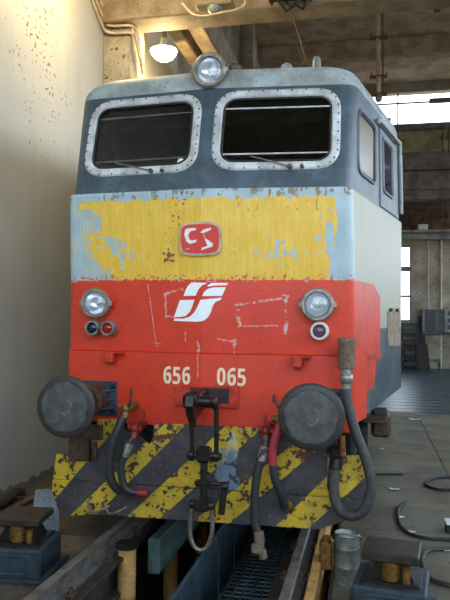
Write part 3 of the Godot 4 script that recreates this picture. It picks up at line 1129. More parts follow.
func round_lamp(parent: Node3D, called: String, at: Vector3, r: float, depth: float, ears: bool):
	var st := mb()
	var ax := Vector3(0, 0, 1)
	lathe(st, [Vector2(0, -0.08), Vector2(r * 0.96, -0.08), Vector2(r * 0.98, depth - 0.03), Vector2(r * 1.08, depth - 0.03), Vector2(r * 1.1, depth - 0.012), Vector2(r * 1.02, depth), Vector2(r * 0.86, depth), Vector2(r * 0.80, depth - 0.02), Vector2(r * 0.80, depth - 0.03)], at, ax, 36)
	if ears:
		box(st, at + Vector3(-r * 1.1, 0, depth - 0.03), Vector3(0.03, 0.045, 0.03), 0.005)
		box(st, at + Vector3(r * 1.1, 0, depth - 0.03), Vector3(0.03, 0.045, 0.03), 0.005)
	var o := put(st, called, M.lamp_ring, parent)
	st = mb()
	lathe(st, [Vector2(0.012, depth - 0.09), Vector2(r * 0.4, depth - 0.08), Vector2(r * 0.62, depth - 0.06), Vector2(r * 0.78, depth - 0.025)], at, ax, 30)
	put(st, "reflector", M.reflector, o)
	st = mb()
	ball(st, at + ax * (depth - 0.07), r * 0.16)
	put(st, "bulb", M.lens_clear, o)
	st = mb()
	lathe(st, [Vector2(r * 0.81, depth - 0.022), Vector2(r * 0.6, depth - 0.008), Vector2(r * 0.3, depth - 0.001), Vector2(0, depth)], at, ax, 30)
	lathe(st, [Vector2(r * 0.81, depth - 0.026), Vector2(r * 0.6, depth - 0.012), Vector2(r * 0.3, depth - 0.005), Vector2(0, depth - 0.004)], at, ax, 30)
	put(st, "lens", M.headlamp_glass, o)

func marker(parent: Node3D, at: Vector3, r: float, lens: String, label: String):
	var st := mb()
	lathe(st, [Vector2(0, -0.12), Vector2(r, -0.12), Vector2(r, 0.03), Vector2(r * 0.93, 0.04), Vector2(r * 0.74, 0.04), Vector2(r * 0.70, 0.02)], at, Vector3(0, 0, 1), 26)
	var o := put(st, "marker_lamp", M.white_ring if lens == "lens_violet" else M.lamp_ring, parent)
	o.set_meta("label", label)
	st = mb()
	lathe(st, [Vector2(r * 0.74, 0.015), Vector2(r * 0.5, 0.03), Vector2(r * 0.25, 0.036), Vector2(0, 0.038)], at, Vector3(0, 0, 1), 22)
	put(st, "lens", M[lens], o)

func buffer(loco: Node3D, s: float):
	var c := Vector3(0.875 * s, 1.05, 0.0)
	var back := fz(0.875, 1.0) + 0.018
	var st := mb()
	box(st, Vector3(c.x, c.y, back + 0.015), Vector3(0.36, 0.27, 0.035), 0.006)
	var base := put(st, "buffer_base_plate", M.body_blue, loco)
	for a in [-1, 1]:
		for b in [-1, 1]:
			st = mb()
			cyl(st, Vector3(c.x + a * 0.15, c.y + b * 0.10, back + 0.03), Vector3(c.x + a * 0.15, c.y + b * 0.10, back + 0.055), 0.02, 6)
			put(st, "bolt", M.black_steel, base)
		for b2 in [-0.07, 0.0, 0.07]:
			st = mb()
			slab(st, PackedVector2Array([Vector2(0.09, 0.03), Vector2(0.17, 0.03), Vector2(0.10, 0.14)]), func(p: Vector2, dd: float): return Vector3(c.x + a * p.x, c.y + b2 + dd, back + p.y), -0.007, 0.007)
			put(st, "rib", M.body_blue, base)
	st = mb()
	lathe(st, [Vector2(0, 0.02), Vector2(0.125, 0.02), Vector2(0.125, 0.20), Vector2(0.132, 0.205), Vector2(0.132, 0.235), Vector2(0.12, 0.24), Vector2(0.10, 0.24), Vector2(0, 0.24)], Vector3(c.x, c.y, back), Vector3(0, 0, 1), 28)
	put(st, "buffer_sleeve", M.brown_steel, loco)
	st = mb()
	lathe(st, [Vector2(0, 0.2), Vector2(0.098, 0.2), Vector2(0.098, -back - 0.06), Vector2(0.12, -back - 0.045), Vector2(0.0, -back - 0.045)], Vector3(c.x, c.y, back), Vector3(0, 0, 1), 28)
	put(st, "buffer_plunger", M.black_steel, loco)
	st = mb()
	lathe(st, [Vector2(0, -0.055), Vector2(0.20, -0.05), Vector2(0.221, -0.044), Vector2(0.223, -0.02), Vector2(0.216, -0.012), Vector2(0.19, -0.006), Vector2(0.178, -0.0045)], c, Vector3(0, 0, 1), 48)
	var head := put(st, "buffer_head", M.buffer_rim, loco)
	head.set_meta("label", "round dark steel buffer head")
	st = mb()
	var ring := []
	for k in 97:
		var a := TAU * k / 96.0
		ring.append(Vector2(cos(a), sin(a)) * (0.176 + 0.003 * sin(a * 5.0) + 0.003 * sin(a * 13.0 + 1.0) + 0.002 * sin(a * 29.0)))
	var rings := [1.0, 0.75, 0.45, 0.2, 0.0]
	for i in 4:
		for k in 96:
			var q := []
			for e in [[i, k], [i, k + 1], [i + 1, k + 1], [i + 1, k]]:
				var p: Vector2 = ring[e[1]] * rings[e[0]]
				q.append(c + Vector3(p.x, p.y, -p.length_squared() * 0.12))
			var nn := []
			for v in q:
				nn.append(Vector3((v - c).x * 0.24, (v - c).y * 0.24, 1).normalized())
			quad_n(st, q[0], q[1], q[2], q[3], nn[0], nn[1], nn[2], nn[3])
	put(st, "rubbed_face", M.buffer_steel, head)
	st = mb()
	for k in 17:
		var a0 := -2.3 + TAU * k / 30.0
		var a1 := -2.3 + TAU * (k + 1) / 30.0
		var q := []
		for e in [[a0, 1.0], [a1, 1.0], [a1, 0.78], [a0, 0.78]]:
			var rad: float = (0.050 + 0.004 * sin(e[0] * 3.0)) * e[1]
			var p := Vector2(cos(e[0]) * rad + 0.005, sin(e[0]) * rad * 1.2 + 0.006)
			q.append(c + Vector3(p.x, p.y, 0.0025 - p.length_squared() * 0.12))
		quad(st, q[0], q[1], q[2], q[3], Vector3(0, 0, 1))
	put(st, "scuff_mark", M.buffer_grease, head)
	# step bracket hanging under the buffer
	st = mb()
	if s < 0:
		box(st, Vector3(-0.955, 0.665, -0.44), Vector3(0.17, 0.17, 0.03), 0.008)
		box(st, Vector3(-0.90, 0.80, -0.46), Vector3(0.26, 0.12, 0.03), 0.006)
		cyl(st, Vector3(-0.82, 0.60, -0.44), Vector3(-0.82, 0.72, -0.44), 0.016, 10, 0.004)
		put(st, "step_bracket", M.brown_steel, loco)

func plough(loco: Node3D):
	var uvf := func(p: Vector3): return Vector2((p.x + 1.3) / 2.6, (0.95 - p.y) / 0.9)
	var z0 := -0.475
	var f := func(p: Vector2, dd: float): return Vector3(p.x, p.y, z0 - 0.03 * absf(p.x) + dd)
	var st := mb()
	slab(st, PackedVector2Array([
		Vector2(-1.205, 0.405), Vector2(-1.18, 0.60), Vector2(-1.0, 0.60), Vector2(-1.0, 0.56), Vector2(-0.83, 0.56), Vector2(-0.83, 0.895), Vector2(-0.62, 0.90), Vector2(-0.60, 0.82),
		Vector2(-0.47, 0.78), Vector2(-0.40, 0.72), Vector2(-0.375, 0.76), Vector2(-0.36, 0.885), Vector2(0.44, 0.885), Vector2(0.475, 0.82), Vector2(0.50, 0.74), Vector2(0.58, 0.74), Vector2(0.60, 0.84),
		Vector2(0.95, 0.84), Vector2(0.955, 0.45), Vector2(0.99, 0.43), Vector2(1.02, 0.45), Vector2(1.02, 0.712), Vector2(1.215, 0.712), Vector2(1.225, 0.405)]), f, -0.014, 0.0, uvf)
	var pl := put(st, "snow_plough", M.plough_paint, loco)
	pl.set_meta("label", "plough plate with chipped yellow and dark grey hazard stripes")
	var g := func(p: Vector2, dd: float): return Vector3(p.x, p.y, z0 - 0.03 * absf(p.x) + 0.006 - (0.405 - p.y) * 0.06 + dd)
	st = mb()
	slab(st, PackedVector2Array([Vector2(-1.21, 0.30), Vector2(-1.208, 0.40), Vector2(1.225, 0.40), Vector2(1.215, 0.32), Vector2(1.06, 0.23), Vector2(0.9, 0.165), Vector2(-0.85, 0.15), Vector2(-1.14, 0.11)]), g, -0.014, 0.0, uvf)
	put(st, "lower_blade", M.plough_paint, pl)
	for b in [[-0.335, 0.862], [0.32, 0.862], [-0.80, 0.872], [-0.16, 0.86]]:
		st = mb()
		cyl(st, Vector3(b[0], b[1], z0 - 0.01), Vector3(b[0], b[1], z0 + 0.018), 0.02, 8, 0.004)
		put(st, "bolt", M.post_yellow, pl)
	for xx in [-1.0, -0.5, 0.0, 0.5, 1.0]:
		st = mb()
		box(st, Vector3(xx, 0.62, -0.62), Vector3(0.04, 0.5, 0.22))
		put(st, "plough_stay", M.rubber, pl)
	# rusty eye bolt and pale ring on the plate
	st = mb()
	cyl(st, Vector3(0.665, 0.335, z0 - 0.02), Vector3(0.665, 0.335, z0 + 0.03), 0.045, 10, 0.008)
	put(st, "rusty_stud", M.brass, pl)
	for t in 2:
		var x0 := -0.80 + t * 0.14
		st = mb()
		tube(st, [Vector3(x0 - 0.08, 0.27, z0 + 0.03), Vector3(x0 - 0.03, 0.20, z0 + 0.07), Vector3(x0 + 0.04, 0.215, z0 + 0.08), Vector3(x0 + 0.10, 0.245, z0 + 0.03)], 0.009, 6)
		put(st, "wire_loop", M.worn_steel, pl)

func coupling(loco: Node3D):
	var st := mb()
	var zf := -0.512
	box(st, Vector3(0.04, 1.10, zf + 0.004), Vector3(0.50, 0.16, 0.02), 0.004)
	var dp := put(st, "drawgear_plate", M.red_paint, loco)
	for a in [-0.17, 0.25]:
		for b in [-0.05, 0.05]:
			st = mb()
			cyl(st, Vector3(a, 1.10 + b, zf + 0.01), Vector3(a, 1.10 + b, zf + 0.028), 0.014, 6)
			put(st, "bolt", M.red_paint, dp)
	st = mb()
	box(st, Vector3(0.07, 1.11, zf + 0.012), Vector3(0.30, 0.11, 0.012), 0.0)
	put(st, "hook_slot", M.dark_seal, dp)
	# hook
	st = mb()
	cyl(st, Vector3(0.02, 1.12, zf), Vector3(0.02, 1.12, zf + 0.26), 0.05, 18, 0.012)
	var hf := func(p: Vector2, dd: float): return Vector3(0.02 + dd, p.y, p.x)
	slab(st, PackedVector2Array([Vector2(-0.50, 1.17), Vector2(-0.50, 1.04), Vector2(-0.22, 0.98), Vector2(-0.12, 1.0), Vector2(-0.08, 1.08), Vector2(-0.10, 1.15), Vector2(-0.14, 1.17), Vector2(-0.135, 1.09), Vector2(-0.19, 1.07), Vector2(-0.22, 1.12), Vector2(-0.21, 1.17)]), hf, -0.028, 0.028)
	lathe(st, [Vector2(0, 0), Vector2(0.052, 0.005), Vector2(0.062, 0.04), Vector2(0.052, 0.085), Vector2(0.036, 0.15), Vector2(0.026, 0.24), Vector2(0.0, 0.26)], Vector3(0.0, 1.155, -0.20), Vector3(0.05, -1, -0.12), 18)
	put(st, "draw_hook", M.black_steel, loco)
	# screw coupling hanging down
	st = mb()
	cyl(st, Vector3(-0.03, 1.10, -0.22), Vector3(0.19, 1.10, -0.22), 0.042, 16, 0.01)
	cyl(st, Vector3(-0.05, 1.10, -0.22), Vector3(-0.005, 1.10, -0.22), 0.06, 16, 0.012)
	cyl(st, Vector3(0.155, 1.10, -0.22), Vector3(0.20, 1.10, -0.22), 0.056, 16, 0.012)
	var sc := put(st, "screw_coupling", M.black_steel, loco)
	for xx in [0.005, 0.185]:
		st = mb()
		cyl(st, Vector3(xx, 1.10, -0.22), Vector3(xx, 0.73, -0.24), 0.017, 10)
		cyl(st, Vector3(xx - 0.022, 0.71, -0.24), Vector3(xx + 0.022, 0.71, -0.24), 0.04, 14, 0.008)
		put(st, "link_bar", M.black_steel, sc)
	st = mb()
	box(st, Vector3(0.095, 0.72, -0.24), Vector3(0.10, 0.11, 0.10), 0.018)
	cyl(st, Vector3(-0.03, 0.71, -0.24), Vector3(0.225, 0.71, -0.24), 0.026, 12, 0.006)
	put(st, "trunnion_nut", M.black_steel, sc)
	st = mb()
	cyl(st, Vector3(0.095, 0.68, -0.24), Vector3(0.095, 0.36, -0.24), 0.024, 12)
	for k in 14:
		cyl(st, Vector3(0.095, 0.66 - k * 0.021, -0.24), Vector3(0.095, 0.652 - k * 0.021, -0.24), 0.029, 10)
	put(st, "screw", M.black_steel, sc)
	st = mb()
	box(st, Vector3(0.095, 0.515, -0.24), Vector3(0.13, 0.045, 0.055), 0.012)
	cyl(st, Vector3(0.10, 0.525, -0.235), Vector3(0.245, 0.515, -0.23), 0.016, 10)
	ball(st, Vector3(0.25, 0.505, -0.23), 0.034)
	tube(st, [Vector3(0.25, 0.51, -0.23), Vector3(0.24, 0.41, -0.225), Vector3(0.23, 0.31, -0.22)], 0.024, 10)
	put(st, "turning_handle", M.black_steel, sc)
	st = mb()
	box(st, Vector3(0.085, 0.365, -0.24), Vector3(0.11, 0.09, 0.09), 0.012)
	cyl(st, Vector3(-0.005, 0.36, -0.24), Vector3(0.18, 0.36, -0.24), 0.034, 12, 0.006)
	put(st, "lower_nut", M.black_steel, sc)
	st = mb()
	tube(st, [Vector3(0.01, 0.38, -0.24), Vector3(0.004, 0.27, -0.23), Vector3(0.002, 0.16, -0.225), Vector3(0.03, 0.075, -0.22), Vector3(0.08, 0.045, -0.22), Vector3(0.13, 0.075, -0.22), Vector3(0.16, 0.16, -0.225), Vector3(0.164, 0.27, -0.23), Vector3(0.158, 0.38, -0.24)], 0.017, 10)
	put(st, "shackle", M.worn_steel, sc)

func hose(loco: Node3D, pts: Array, r: float, m: Material, label := "") -> MeshInstance3D:
	var st := mb()
	tube(st, pts, r, 12)
	var o := put(st, "brake_hose", m, loco)
	if label:
		o.set_meta("label", label)
	return o

func cock(parent: Node3D, at: Vector3, m: Material, handle: Vector3, hm: Material):
	var st := mb()
	cyl(st, at + Vector3(0, 0, -0.22), at + Vector3(0, 0, 0.03), 0.03, 12, 0.006)
	ball(st, at, 0.043)
	cyl(st, at + Vector3(-0.055, 0.01, 0.0), at + Vector3(0.055, 0.0, 0.0), 0.026, 10, 0.005)
	cyl(st, at, at + Vector3(-0.005, -0.075, 0.02), 0.03, 10, 0.005)
	var o := put(st, "air_cock", m, parent)
	st = mb()
	var b := at + Vector3(0.03, 0.02, 0.035)
	tube(st, [b, b.lerp(b + handle, 0.4) + Vector3(0.01, 0, 0.01), b + handle], 0.011, 8)
	box(st, b + handle * 0.95, Vector3(0.024, 0.06, 0.012), 0.004)
	put(st, "cock_handle", hm, o)

func hoses(loco: Node3D):
	# left pair
	var h := hose(loco, [Vector3(-0.545, 0.97, -0.33), Vector3(-0.57, 0.90, -0.31), Vector3(-0.615, 0.77, -0.29), Vector3(-0.645, 0.60, -0.29), Vector3(-0.63, 0.46, -0.31), Vector3(-0.58, 0.38, -0.36)], 0.033, M.hose_black, "black brake hose with a brass cock")
	cock(h, Vector3(-0.535, 1.01, -0.34), M.brass, Vector3(0.02, 0.11, 0.0), M.brown_steel)
	h = hose(loco, [Vector3(-0.465, 0.82, -0.32), Vector3(-0.50, 0.74, -0.30), Vector3(-0.55, 0.59, -0.29), Vector3(-0.535, 0.46, -0.30), Vector3(-0.49, 0.405, -0.31), Vector3(-0.425, 0.39, -0.33)], 0.028, M.hose_black, "black brake hose with a red cock")
	cock(h, Vector3(-0.46, 0.865, -0.33), M.cock_red, Vector3(0.05, 0.10, 0.0), M.cock_red)
	var st := mb()
	cyl(st, Vector3(-0.44, 0.392, -0.33), Vector3(-0.36, 0.385, -0.34), 0.034, 12, 0.006)
	put(st, "hose_cap", M.cock_red, h)
	st = mb()
	cyl(st, Vector3(-0.49, 0.76, -0.305), Vector3(-0.525, 0.66, -0.296), 0.033, 12, 0.005)
	put(st, "hose_clamp", M.silver, h)
	# right pair
	h = hose(loco, [Vector3(0.535, 0.85, -0.33), Vector3(0.52, 0.76, -0.30), Vector3(0.475, 0.60, -0.29), Vector3(0.455, 0.42, -0.29), Vector3(0.46, 0.25, -0.29), Vector3(0.485, 0.17, -0.29)], 0.03, M.hose_black, "black hanging brake hose with a steel end")
	cock(h, Vector3(0.525, 0.89, -0.34), M.cock_red, Vector3(-0.03, 0.07, 0.0), M.cock_red)
	st = mb()
	cyl(st, Vector3(0.525, 0.79, -0.31), Vector3(0.502, 0.68, -0.295), 0.035, 12, 0.005)
	put(st, "hose_clamp", M.silver, h)
	st = mb()
	cyl(st, Vector3(0.485, 0.19, -0.29), Vector3(0.495, 0.10, -0.29), 0.037, 12, 0.006)
	box(st, Vector3(0.485, 0.07, -0.28), Vector3(0.09, 0.08, 0.06), 0.015)
	cyl(st, Vector3(0.515, 0.07, -0.28), Vector3(0.525, 0.0, -0.28), 0.03, 10, 0.008)
	put(st, "hose_coupling", M.socket_grey, h)
	h = hose(loco, [Vector3(0.625, 0.94, -0.33), Vector3(0.60, 0.86, -0.30), Vector3(0.58, 0.76, -0.29), Vector3(0.585, 0.66, -0.29)], 0.032, M.hose_red, "red rubber brake hose")
	st = mb()
	tube(st, [Vector3(0.585, 0.67, -0.29), Vector3(0.60, 0.56, -0.30), Vector3(0.64, 0.44, -0.34), Vector3(0.66, 0.34, -0.40)], 0.031, 12)
	put(st, "hose_tail", M.hose_black, h)
	cock(h, Vector3(0.62, 0.975, -0.34), M.brass, Vector3(-0.065, 0.14, 0.0), M.brown_steel)
	# dark opening of the pipe behind
	# heating / control cable on the right
	st = mb()
	lathe(st, [Vector2(0, 0), Vector2(0.055, 0), Vector2(0.060, 0.02), Vector2(0.060, 0.17), Vector2(0.066, 0.18), Vector2(0.066, 0.215), Vector2(0.05, 0.22), Vector2(0, 0.22)], Vector3(1.09, 1.345, -0.42), Vector3.UP, 18)
	box(st, Vector3(1.09, 1.44, -0.54), Vector3(0.09, 0.14, 0.20), 0.01)
	var sk := put(st, "cable_socket", M.socket_grey, loco)
	sk.set_meta("label", "grey-brown cable socket with silver plug")
	st = mb()
	cyl(st, Vector3(1.09, 1.27, -0.42), Vector3(1.09, 1.36, -0.42), 0.04, 14, 0.008)
	ball(st, Vector3(1.09, 1.275, -0.42), 0.052)
	cyl(st, Vector3(1.09, 1.17, -0.415), Vector3(1.09, 1.27, -0.42), 0.034, 14, 0.006)
	put(st, "plug", M.silver, sk)
	st = mb()
	tube(st, [Vector3(1.09, 1.20, -0.415), Vector3(1.10, 1.10, -0.40), Vector3(1.15, 0.92, -0.38), Vector3(1.235, 0.70, -0.36), Vector3(1.265, 0.52, -0.35), Vector3(1.215, 0.37, -0.35), Vector3(1.12, 0.325, -0.36), Vector3(1.03, 0.38, -0.38), Vector3(1.005, 0.52, -0.41), Vector3(1.02, 0.66, -0.45)], 0.037, 14)
	var cb := put(st, "jumper_cable", M.hose_grey, loco)
	cb.set_meta("label", "thick grey jumper cable hanging in a loop")
	st = mb()
	cyl(st, Vector3(1.018, 0.62, -0.44), Vector3(1.022, 0.70, -0.455), 0.045, 14, 0.006)
	box(st, Vector3(1.02, 0.74, -0.49), Vector3(0.10, 0.09, 0.09), 0.012)
	put(st, "dummy_socket", M.black_steel, cb)
	st = mb()
	cyl(st, Vector3(1.06, 0.86, -0.46), Vector3(1.065, 0.74, -0.45), 0.022, 10, 0.004)
	ball(st, Vector3(1.065, 0.73, -0.45), 0.025)
	put(st, "hanging_plug", M.brass, cb)

func bogie(loco: Node3D):
	for zz in [-1.9, -4.2]:
		for s in [-1.0, 1.0]:
			var st := mb()
			lathe(st, [Vector2(0, -0.06), Vector2(0.62, -0.06), Vector2(0.655, -0.05), Vector2(0.655, -0.03), Vector2(0.625, -0.02), Vector2(0.625, 0.06), Vector2(0.5, 0.06), Vector2(0.42, 0.02), Vector2(0.2, 0.03), Vector2(0.16, 0.08), Vector2(0, 0.08)], Vector3(0.735 * s, 0.625, zz), Vector3(s, 0, 0), 40)
			put(st, "wheel", M.brown_steel, loco)
	for s in [-1.0, 1.0]:
		var st2 := mb()
		box(st2, Vector3(1.05 * s, 0.62, -3.05), Vector3(0.14, 0.3, 3.2), 0.03)
		box(st2, Vector3(1.14 * s, 0.62, -1.9), Vector3(0.2, 0.3, 0.36), 0.04)
		box(st2, Vector3(1.14 * s, 0.62, -4.2), Vector3(0.2, 0.3, 0.36), 0.04)
		put(st2, "bogie_frame", M.black_steel, loco)
		st2 = mb()
		box(st2, Vector3(1.13 * s, 0.82, -0.78), Vector3(0.05, 0.30, 0.20), 0.01)
		put(st2, "side_step", M.body_blue, loco)
		st2 = mb()
		box(st2, Vector3(1.30 * s, 0.78, -1.9), Vector3(0.22, 0.03, 0.36), 0.008)
		box(st2, Vector3(1.36 * s, 0.70, -2.25), Vector3(0.18, 0.22, 0.5), 0.03)
		put(st2, "sand_box", M.brown_steel, loco)

# ------------------------------------------------------------------ everything
func _ready():
	rng.seed = 5
	# camera
	var cam := Camera3D.new()
	cam.name = "camera"
	cam.fov = rad_to_deg(2.0 * atan(300.0 / 670.0))
	cam.basis = Basis(Vector3.UP, 0.2108116) * Basis(Vector3.RIGHT, 0.0242270) * Basis(Vector3.BACK, 0.0104350)
	cam.position = Vector3(1.239676, 1.710152, 4.448645)
	cam.current = true
	add_child(cam)
	# sky: bright overcast day, seen through the door behind the camera and the far windows
	var env := Environment.new()
	env.background_mode = Environment.BG_SKY
	var sky := Sky.new()
	var sk := ProceduralSkyMaterial.new()
	sk.sky_top_color = Color(0.80, 0.90, 1.0)
	sk.sky_horizon_color = Color(0.95, 0.975, 1.0)
	sk.ground_bottom_color = Color(0.4, 0.4, 0.4)
	sk.ground_horizon_color = Color(0.6, 0.6, 0.6)
	sk.sky_energy_multiplier = 1.0
	sky.sky_material = sk
	env.sky = sky
	env.tonemap_mode = Environment.TONE_MAPPER_LINEAR
	env.tonemap_exposure = 7.6
	env.sdfgi_enabled = true
	env.ssao_enabled = true
	env.ssil_enabled = true
	var we := WorldEnvironment.new()
	we.name = "world"
	we.environment = env
	add_child(we)
	make_materials()
	make_shed()
	make_pit()
	make_locomotive()
	make_props()
	make_background()
	make_lamps()

# ------------------------------------------------------------------ shed
func make_shed():
	# left wall with two pilasters
	var st := mb()
	var uvw := func(p: Vector3): return Vector2((BACK_Z - p.z) / 15.0, (CEIL_Y - p.y) / 11.1)
	quad(st, Vector3(WALL_X, FLOOR_Y - 0.05, BACK_Z), Vector3(WALL_X, FLOOR_Y - 0.05, -8.0), Vector3(WALL_X, CEIL_Y, -8.0), Vector3(WALL_X, CEIL_Y, BACK_Z), Vector3.RIGHT, uvw)
	var wl := put(st, "wall_left", M.wall_plaster, self)
	structure(wl, "cream plastered shed wall with flaked brown spots", "wall")
	st = mb()
	box2(st, Vector3(WALL_X - 0.4, FLOOR_Y - 0.05, FAR_Z - 0.3), Vector3(WALL_X - 0.002, CEIL_Y, BACK_Z + 0.3))
	box2(st, Vector3(WALL_X - 0.1, FLOOR_Y - 0.05, FAR_Z), Vector3(WALL_X, CEIL_Y, -8.0))
	put(st, "masonry", M.plaster, wl)
	for zz in [-4.6, -9.6, -14.6, 2.2]:
		st = mb()
		box2(st, Vector3(WALL_X, FLOOR_Y, zz - 0.3), Vector3(WALL_X + 0.40, CEIL_Y, zz + 0.3), 0.015)
		if zz < 0:
			put(st, "pilaster", M.plaster, wl)
	# right wall
	st = mb()
	box2(st, Vector3(9.5, FLOOR_Y - 0.05, FAR_Z - 0.3), Vector3(9.9, 2.4, BACK_Z + 0.3))
	box2(st, Vector3(9.5, 7.6, FAR_Z - 0.3), Vector3(9.9, CEIL_Y, BACK_Z + 0.3))
	for k in 7:
		var zz := BACK_Z + 0.3 - k * 4.8
		box2(st, Vector3(9.5, 2.4, maxf(zz - 1.0, FAR_Z - 0.3)), Vector3(9.9, 7.6, zz))
	var wr := put(st, "wall_right", M.plaster, self)
	structure(wr, "plastered shed side wall with tall window openings", "wall")
	for k in 6:
		var zb := BACK_Z - 0.7 - k * 4.8
		st = mb()
		for e in 5:
			box2(st, Vector3(9.66, 2.4, zb - e * 0.95 - 0.04), Vector3(9.74, 7.6, zb - e * 0.95 + 0.04))
		for e in 5:
			box2(st, Vector3(9.67, 2.42 + e * 1.28 - 0.03, zb - 3.8), Vector3(9.73, 2.42 + e * 1.28 + 0.03, zb))
		structure(put(st, "window_%d" % (k + 3), M.window_bar, self), "tall many-paned side window of the shed", "window")
	# wall with the track doorway behind the camera
	st = mb()
	box2(st, Vector3(WALL_X, 7.4, BACK_Z), Vector3(9.5, CEIL_Y, BACK_Z + 0.4))
	box2(st, Vector3(WALL_X, FLOOR_Y - 0.05, BACK_Z), Vector3(-1.9, 7.4, BACK_Z + 0.4))
	box2(st, Vector3(2.4, FLOOR_Y - 0.05, BACK_Z), Vector3(3.2, 7.4, BACK_Z + 0.4))
	box2(st, Vector3(7.6, FLOOR_Y - 0.05, BACK_Z), Vector3(9.5, 7.4, BACK_Z + 0.4))
	structure(put(st, "wall_back", M.plaster, self), "shed front wall with two tall track doorways", "wall")
	for k in 2:                                                      # unseen track doors: solid panel added to stop low daylight, open bars above
		var xa: float = [-1.9, 3.2][k]
		var xb: float = [2.4, 7.6][k]
		st = mb()
		box2(st, Vector3(xa, FLOOR_Y, BACK_Z + 0.1), Vector3(xb, 2.3, BACK_Z + 0.2), 0.01)
		for e in 5:
			var xm := lerpf(xa + 0.06, xb - 0.06, e / 4.0)
			box2(st, Vector3(xm - 0.06, 2.3, BACK_Z + 0.1), Vector3(xm + 0.06, 7.4, BACK_Z + 0.2))
		box2(st, Vector3(xa, 4.7, BACK_Z + 0.11), Vector3(xb, 4.8, BACK_Z + 0.19))
		structure(put(st, "door_%d" % (k + 1), M.cabinet_grey, self), "unseen grey track door with open bars above a solid panel added to stop low daylight", "door")
	# far wall with openings: clerestory band, tall window
	st = mb()
	var z0 := FAR_Z
	var z1 := FAR_Z - 0.4
	box2(st, Vector3(WALL_X, FLOOR_Y - 0.05, z1), Vector3(1.9, 9.15, z0))
	box2(st, Vector3(1.9, FLOOR_Y - 0.05, z1), Vector3(2.85, 1.6, z0))
	box2(st, Vector3(1.9, 4.5, z1), Vector3(2.85, 9.15, z0))
	box2(st, Vector3(2.85, FLOOR_Y - 0.05, z1), Vector3(9.5, 9.15, z0))
	box2(st, Vector3(WALL_X, 10.5, z1), Vector3(9.5, CEIL_Y, z0))
	box2(st, Vector3(WALL_X, 9.15, z1), Vector3(-1.0, 10.5, z0))
	box2(st, Vector3(8.6, 9.15, z1), Vector3(9.5, 10.5, z0))
	var wf := put(st, "wall_far", M.plaster, self)
	structure(wf, "beige end wall with tall window and clerestory band", "wall")
	st = mb()
	box2(st, Vector3(WALL_X, 8.1, z0), Vector3(9.5, 8.95, z0 + 0.03))
	put(st, "cream_band", M.plaster_cream, wf)
	st = mb()
	box2(st, Vector3(WALL_X, 5.1, z0), Vector3(9.5, 6.4, z0 + 0.03))
	put(st, "brown_band", M.brick_brown, wf)
	st = mb()
	box2(st, Vector3(WALL_X, 8.95, z0), Vector3(9.5, 9.17, z0 + 0.35), 0.02)
	put(st, "window_sill", M.ledge_grey, wf)
	# clerestory window
	st = mb()
	for xx in [-1.0, 2.33, 5.4, 8.6]:
		box2(st, Vector3(xx - 0.03, 9.15, z0 - 0.13), Vector3(xx + 0.03, 10.5, z0 - 0.07))
	box2(st, Vector3(-1.0, 10.07, z0 - 0.13), Vector3(8.6, 10.13, z0 - 0.07))
	var w1 := put(st, "window_1", M.window_bar, self)
	structure(w1, "long clerestory window glaring with daylight under the ceiling", "window")
	st = mb()
	box2(st, Vector3(3.5, 10.0, z0 - 0.05), Vector3(4.7, 10.2, z0 + 0.05), 0.02)
	put(st, "opening_bar", M.window_bar, w1)
	for k in 3:
		st = mb()
		var xa: float = [-1.0, 2.38, 5.45][k]
		var xb: float = [2.28, 5.35, 8.6][k]
		box2(st, Vector3(xa, 9.16, z0 - 0.11), Vector3(xb, 10.06, z0 - 0.10))
		put(st, "pane", M.window_glass, w1)
		st = mb()
		box2(st, Vector3(xa, 10.15, z0 - 0.11), Vector3(xb, 10.5, z0 - 0.10))
		put(st, "pane", M.window_glass, w1)
	# tall window
	st = mb()
	for yy in [1.6, 2.56, 3.62, 4.5]:
		var t := 0.10 if yy == 3.62 else 0.045
		box2(st, Vector3(1.9, yy - t, z0 - 0.2), Vector3(2.85, yy + t, z0 - 0.08))
	box2(st, Vector3(1.88, 1.6, z0 - 0.2), Vector3(1.95, 4.5, z0 - 0.08))
	box2(st, Vector3(2.80, 1.6, z0 - 0.2), Vector3(2.88, 4.5, z0 - 0.02))
	var w2 := put(st, "window_2", M.window_bar, self)
	structure(w2, "tall narrow window of three panes in end wall", "window")
	for k in 3:
		st = mb()
		box2(st, Vector3(1.95, [1.64, 2.6, 3.72][k], z0 - 0.15), Vector3(2.80, [2.52, 3.52, 4.46][k], z0 - 0.14))
		put(st, "pane", M.window_glass, w2)
	# ceiling with beams
	st = mb()
	box2(st, Vector3(WALL_X - 0.4, CEIL_Y, FAR_Z - 0.4), Vector3(9.9, CEIL_Y + 0.3, BACK_Z + 0.4))
	var ce := put(st, "ceiling", M.ceiling_paint, self)
	structure(ce, "high brown shed ceiling with deep cross beams", "ceiling")
	for zz in [-17.9, -14.7, -11.5, -8.3, -5.1, -1.9, 1.3, 4.5]:
		st = mb()
		box2(st, Vector3(WALL_X, 10.3, zz - 0.35), Vector3(9.5, CEIL_Y, zz), 0.02)
		put(st, "cross_beam", M.beam_paint, ce)
	# low tie beam and the crane-way girders on the left
	st = mb()
	box2(st, Vector3(WALL_X, 5.76, -4.62), Vector3(9.5, 6.35, -4.15), 0.02)
	put(st, "tie_beam", M.wood_girder, ce)
	for g in [[-1.76, -1.54, 5.98, 6.3], [-1.42, -1.16, 5.98, 6.45]]:
		st = mb()
		box2(st, Vector3(g[0], g[2], FAR_Z), Vector3(g[1], g[3], -4.62), 0.02)
		put(st, "long_girder", M.wood_girder, ce)
	# floor: right of the pit as slabs, left strip, far boards, outside apron
	st = mb()
	box2(st, Vector3(0.98, FLOOR_Y - 0.3, FAR_Z), Vector3(9.5, FLOOR_Y - 0.012, BACK_Z + 0.4))
	var fl := put(st, "floor", M.joint, self)
